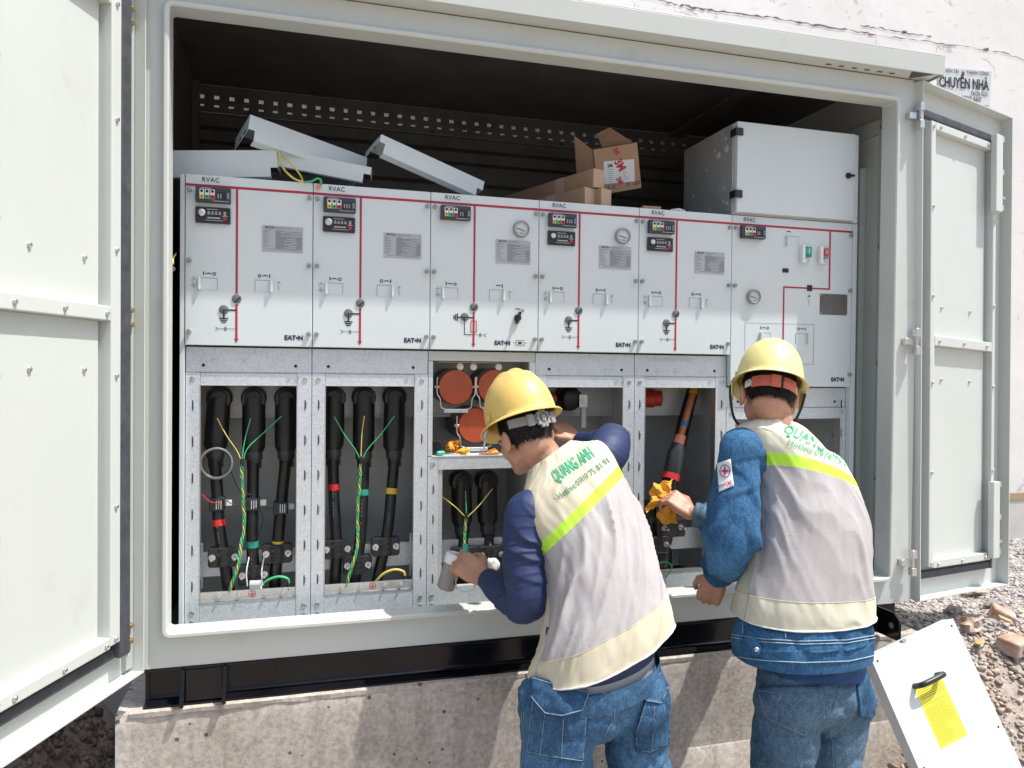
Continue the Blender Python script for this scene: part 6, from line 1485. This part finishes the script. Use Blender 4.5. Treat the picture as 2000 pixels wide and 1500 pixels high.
for h, k_, a_ in ((hipL, knL, anL), (hipR_, knR, anR)): b.cone_chain([h, k_, a_], [.080,.054,.040], 14)
hand(b, wrL, PX(1382,1172,-.36)-wrL, V(-.55,-.8,.1), V(-.3,.6,0), curl=(.85,1.2,.8), thumb=(.9,.9), k=.98)
hand(b, wrR, PX(1308,968,-.012)-wrR, V(.25,-.9,.45), V(0,.2,1), curl=(.75,.95,.6), thumb=(.6,.9), k=.98)
body2, bvb2 = remesh(b, 'body', 'skin', P2, .0035, 6)
eyes(hc, hR, P2); strand_hair(hc, hR, P2, 'hair', seed=9, lo=-.048)
hm, M4 = helmet('safety_helmet', hc+hR @ V(0,-.002,.038), hR, 'hat_yellow_pale', P2, False, .86)
def band(a0, a1, z0, h, mat, nm, k=1.0):
    g_ = G(M4); P = []
    for i in range(25):
        a = math.pi*(a0+(a1-a0)*i/24); P.append((math.sin(a)*.094*k, math.cos(a)*.112*k-.004, z0))
    n_ = len(P); g_.add([(x, y, z-h) for x, y, z in P]+[(x, y, z+h) for x, y, z in P]+[(x*1.03, y*1.03, z-h) for x, y, z in P]+[(x*1.03, y*1.03, z+h) for x, y, z in P],
        [(2*n_+i, 2*n_+i+1, 3*n_+i+1, 3*n_+i) for i in range(n_-1)]+[(i, i+1, n_+i+1, n_+i) for i in range(n_-1)]+[(n_+i, n_+i+1, 3*n_+i+1, 3*n_+i) for i in range(n_-1)]+[(i, i+1, 2*n_+i+1, 2*n_+i) for i in range(n_-1)]+[(0, n_, 3*n_, 2*n_), (n_-1, 2*n_-1, 4*n_-1, 3*n_-1)])
    return g_.build(nm, mat, hm, 50)
band(.60, 1.40, -.034, .011, 'white_plastic', 'headband'); band(.72, 1.28, -.036, .0175, 'band_red', 'sweatband', 1.035)
q = G(M4); q.box(-.020, .014, -.128, -.118, -.056, -.016); q.build('band_buckle', 'band_red', hm, bev=.003)
q = G(M4); q.box(.016, .022, -.1265, -.116, -.056, -.016); q.build('buckle_gap', 'ink', hm)
cs = G(); A = [hc+hR @ V(-.112,.030,.020), hc+hR @ V(-.108,.020,-.03), hc+hR @ V(-.088,.035,-.085), hc+hR @ V(-.040,.060,-.118)]
cs.tube(bez(A, 8), .0042, 8); cs.build('chin_strap', 'black_plastic', hm, 60)
cs = G(); A = [hc+hR @ V(.112,.0,.020), hc+hR @ V(.104,.012,-.03), hc+hR @ V(.082,.03,-.085), hc+hR @ V(.040,.060,-.118)]
cs.tube(bez(A, 8), .0042, 8); cs.build('chin_strap', 'black_plastic', hm, 60)
for s in (-1, 1):
    q = G(M4); q.prism([(s*.118,.035,-.010),(s*.128,.010,-.012),(s*.124,.012,-.050),(s*.114,.030,-.070)], (s*.004,.004,0)); q.build('ear_tab', 'hat_yellow_pale', hm, bev=.002)
# jeans
j = G(); bt = PX(1583,1304,-.565)
j.cone_chain([bt-lat2*.065, hipL+V(0,0,.02)], [.098,.108], 18); j.cone_chain([bt+lat2*.070, hipR_+V(0,0,.02)], [.098,.104], 18); j.cone_chain([bt-lat2*.04+V(0,-.015,-.07), bt+lat2*.04+V(0,-.015,-.07)], [.108,.106], 18)
for h, k_, a_, r0 in ((hipL, knL, anL, .098), (hipR_, knR, anR, .092)): j.cone_chain([h, (h+k_)/2, k_, (k_+a_)/2, a_], [r0, r0*.96, r0*.82, r0*.74, r0*.70], 18)
jeans2, bvj2 = remesh(j, 'jeans', 'denim_pale', P2, .0075, 7, .5, lambda p, n_: .005*nz(p, 8, 13)-.006*crease(nz(p, 9, 18))-.003*crease(nz(p, 20, 4))+.002*nz(p, 44, 2))
Mp2, lp2 = vplane(1580, 1390, -.68)
def pk2(name, pts, mat='denim_pale', off=.004, th=.005): return patch([lp2(*q) for q in pts], Mp2, bvj2, off, name, mat, P2, 14, th)
def s2(pts, r=.0012, off=.007): return stitch([lp2(*q) for q in pts], Mp2, bvj2, off, 'seam', 'thread', P2, r)
pk2('rear_pocket', [(1500,1350),(1507,1400),(1567,1430),(1608,1385),(1604,1350)]); pk2('rear_pocket', [(1668,1308),(1664,1360),(1662,1398),(1680,1404),(1700,1380),(1702,1322),(1694,1300)], 'denim_jeans', .006, .007)
for q in ([(1501,1353),(1508,1398),(1567,1427),(1606,1386)], [(1502,1356),(1530,1360),(1556,1382),(1578,1362)], [(1668,1310),(1665,1396),(1680,1402),(1699,1380)], [(1668,1362),(1684,1360),(1698,1368)]): s2(q)
for q in ([(1604,1335),(1608,1380),(1612,1440),(1606,1500)], [(1640,1312),(1636,1350),(1618,1388)]): s2(q, .0012, .0018)
q = [lp2(*a) for a in ((1662,1326),(1662,1336),(1666,1336),(1666,1326))]; patch(q, Mp2, bvj2, .010, 'pocket_tab', 'print_red', P2, 3, .002)
# blue shirt tail
ks = [(PX(1582,1306,-.565), V(.99,.02,-.10), .166, .126), (PX(1582,1290,-.565), V(.99,.02,-.10), .164, .122), (PX(1582,1260,-.562), V(.99,.02,-.10), .164, .120)]
loft(ks, 72, 20, lambda t, a, p: .006*noise.noise(Vector((a*2.5+t*3, t*2, 5))), 2.2).build('tshirt', 'tshirt_blue', P2, 60)
# jacket skirt under the vest
kj = [(PX(1566,1278,-.575), V(.99,.02,-.02), .211, .148), (PX(1566,1262,-.575), V(.99,.02,-.02), .212, .150), (PX(1566,1246,-.572), V(.99,.02,-.02), .212, .150), (PX(1567,1228,-.570), V(.99,.02,-.02), .208, .146), (PX(1569,1205,-.565), V(.99,.02,-.02), .199, .137), (PX(1576,1150,-.56), V(.99,.02,-.02), .165, .118)]
jk = loft(kj, 96, 48, lambda t, a, p: sst(.25, .42, t)*(1-sst(.62, .78, t))*(.004-.012*ridge(a*6+2*noise.noise(Vector((a*2, t*3, 1))), 2.5))+.002*nz(p, 30), 2.3)
jo = jk.build('jacket_skirt', 'denim_jacket', P2, 70); bjk = bvh_of(jk); so_ = jo.modifiers.new('thickness', 'SOLIDIFY'); so_.thickness = .004; so_.offset = -1
Mk, lk2 = vplane(1566, 1250, -.70)
for q in ([(1428,1238),(1500,1248),(1566,1252),(1640,1250),(1702,1240)], [(1427,1243),(1500,1253),(1566,1257),(1640,1255),(1702,1245)], [(1426,1276),(1500,1284),(1566,1287),(1640,1285),(1702,1274)], [(1470,1205),(1466,1240)], [(1542,1205),(1540,1246)]): stitch([lk2(*a) for a in q], Mk, bjk, .0012, 'seam', 'thread_light', P2, .0014)
patch([lk2(*a) for a in ((1466,1246),(1490,1246),(1498,1260),(1490,1280),(1484,1278))], Mk, bjk, .005, 'waist_tab', 'denim_jacket', P2, 6, .004)
sn = project([Vector((*lk2(1489,1266), 0))], Mk, bjk, .008)[0]
if sn: G().lathe(sn, (Mk.to_3x3() @ V(0,0,1)), [(.0065,-.002),(.0065,.002),(.004,.004)], 12).build('tab_button', 'steel', P2, 40)
# vest
K2 = [(PX(1568,1196,-.56), V(.99,.02,-.01), .217, .156), (PX(1570,1165,-.56), V(.99,.02,-.04), .208, .152), (PX(1578,1100,-.55), V(.98,.01,-.10), .188, .145), (PX(1582,1030,-.53), V(.96,.0,-.18), .176, .138), (PX(1572,960,-.50), V(.94,.0,-.27), .174, .128),
      (PX(1550,905,-.475), V(.93,.02,-.32), .182, .116), (PX(1538,874,-.46), V(.93,.03,-.33), .178, .098), (PX(1528,848,-.455), V(.94,.03,-.30), .130, .078), (PX(1518,830,-.450), V(.95,.03,-.24), .080, .066)]
def vd2(t, a, p):
    lo_ = 1-sst(.45, .60, t); q = a*2.2-t*6
    ph = 2.6*noise.noise(Vector((a*1.1, t*1.7, 12)))+1.2*noise.noise(Vector((a*2.6, t*3.5, 15))); am = .25+1.0*abs(noise.noise(Vector((a*1.3+4, t*1.9, 19))))
    f = lo_*am*(.0140*ridge(a*2.6-t*12+ph*.8, 1.7)+.0065*ridge(a*5.5-t*21+ph, 1.6)-.003)*(1-.8*(1-sst(.02, .16, t)))+(1-lo_)*.0035*ridge(a*3-t*8+ph, 2)
    return f+.004*noise.noise(Vector((a*3, t*5, 14)))+.0016*noise.noise(Vector((a*9, t*16, 11)))
v2 = loft(K2, vN, vM, vd2, 2.3); zones(v2, vN, vM, .535, .580, .150, 1.45)
Z2 = ['vest_pale', 'lime', 'vest_mesh', 'vest_cream']
vest2 = v2.build('safety_vest', Z2, P2, 75); bvv2 = bvh_of(v2); sm = vest2.modifiers.new('thickness', 'SOLIDIFY'); sm.thickness = .004; sm.offset = -1
vest_trim(v2, vN, vM, vest2, .150, 1.45, P2)
Mt2, lt2 = vplane(1580, 880, -.58)
vest_text('QUANG ANH', (1536,845), (1650,905), Mt2, lt2, bvv2, vest2, 'print_green', .040, .015)
vest_text('Hotline:0919 75 81 91', (1543,868), (1668,918), Mt2, lt2, bvv2, vest2, 'print_green', .024, .0)
# denim sleeves
def fold2(u, w, p):
    e_ = .40*sst(.0, .3, u)+.9*math.exp(-((u-.55)/.16)**2)+.7*math.exp(-((u-.92)/.10)**2); ph = 3.2*nz(p, 6, 2)+1.6*nz(p, 14, 4)
    mk = .3+1.4*abs(nz(p, 9, 6)); return e_*mk*(.0420*saw(w*1.0+u*10+ph*.8)+.0220*saw(-w*1.0+u*19+ph)-.020)+.007*nz(p, 8, 3)+.002*nz(p, 34, 7)
slL, bsl = sleeve([shL-(shL-chest)*.30, shL+V(-.006,-.01,.006), shL*.55+elL*.45+V(-.012,-.012,0), elL+V(-.006,-.020,0), elL*.5+wrL*.5+V(.0,-.008,-.012), wrL*.86+elL*.14], [.054,.068,.068,.072,.057,.046], 'jacket_sleeve', 'denim_jacket', P2, fold2)
slR, bsr = sleeve([shR-(shR-chest)*.2, shR, shR*.5+elR*.5, elR, elR*.45+wrR*.55, wrR*.86+elR*.14], [.050,.056,.058,.058,.050,.043], 'jacket_sleeve', 'denim_jacket', P2, fold2)
for (w_, e_, nm) in ((wrR, elR, 'R'), (wrL, elL, 'L')):
    d_ = (w_-e_).normalized(); c0 = w_*.88+e_*.12; r0 = .0425 if nm == 'R' else .045
    cu = G(); cu.tube([c0-d_*.030, c0-d_*.024, c0+d_*.018, c0+d_*.022, c0+d_*.021, c0-d_*.02], [r0*.98, r0*1.06, r0*1.02, r0*1.0, r0*.9, r0*.88], 28, False); cu.build('cuff', 'denim_pale', P2, 60)
    for q in (-.016, -.010, .012): 
        rr_ = G(); a = d_.orthogonal().normalized(); b_ = d_.cross(a); rr_.tube([c0+d_*q+(a*math.cos(t)+b_*math.sin(t))*r0*1.055 for t in np.linspace(0, 6.283, 30)], .0011, 6); rr_.build('seam', 'thread', P2, 60)
# sleeve badge
Mb, lb2 = vplane(1412, 925, -.62)
bdg = patch([lb2(*a) for a in ((1402,905),(1427,897),(1432,948),(1404,960))], Mb, bsl, .004, 'sleeve_badge', 'patch_white', P2, 8, .003)
cx_, cy_ = 1416, 920
st_ = G(); pts = []
ring_p = project([Vector((*lb2(cx_+9.5*math.cos(t), cy_+12*math.sin(t)), 0)) for t in np.linspace(0, 6.283, 30)], Mb, bsl, .0072)
if all(p is not None for p in ring_p): G().tube(ring_p, .0011, 6).build('badge_ring', 'print_navy', bdg)
star = [lb2(cx_+r*math.sin(t), cy_-r*1.15*math.cos(t)) for r, t in zip((10,2.8)*4, [k*math.pi/4 for k in range(8)])]
patch(star, Mb, bsl, .0074, 'badge_star', 'print_red', bdg, 4, .001)
vest_text('EVN', (1405,954), (1413,950), Mb, lb2, bsl, bdg, 'print_navy', .014, .02, .0085)
vest_text('HCMC', (1413,950), (1430,944), Mb, lb2, bsl, bdg, 'print_red', .014, .02, .0085)
# orange cloth in the right hand
cl = rag('orange_rag', 'crumpled yellow orange rag held by the standing worker', PX(1306,974,.015), V(-.75,.10,.75), .105, 'cloth_yellow', 12, 2.2, 4, .013)
rag('rag_tail', '', PX(1308,978,.008), V(-.20,.0,-1), .080, 'cloth_orange', 15, 1.3, 3, .010, cl)
crumple('rag_bunch', '', 'cloth', tuple(PX(1296,972,.018)), (.026,.016,.022), 'cloth_yellow', 41, 30, .35, cl, .8)
for a in (V(1.72,-.50,GZ), V(1.92,-.48,GZ)): sh = G(); shoe(sh, a, V(.05,1,0)); remesh(sh, 'shoe', 'shoe', P2, .008, 3)
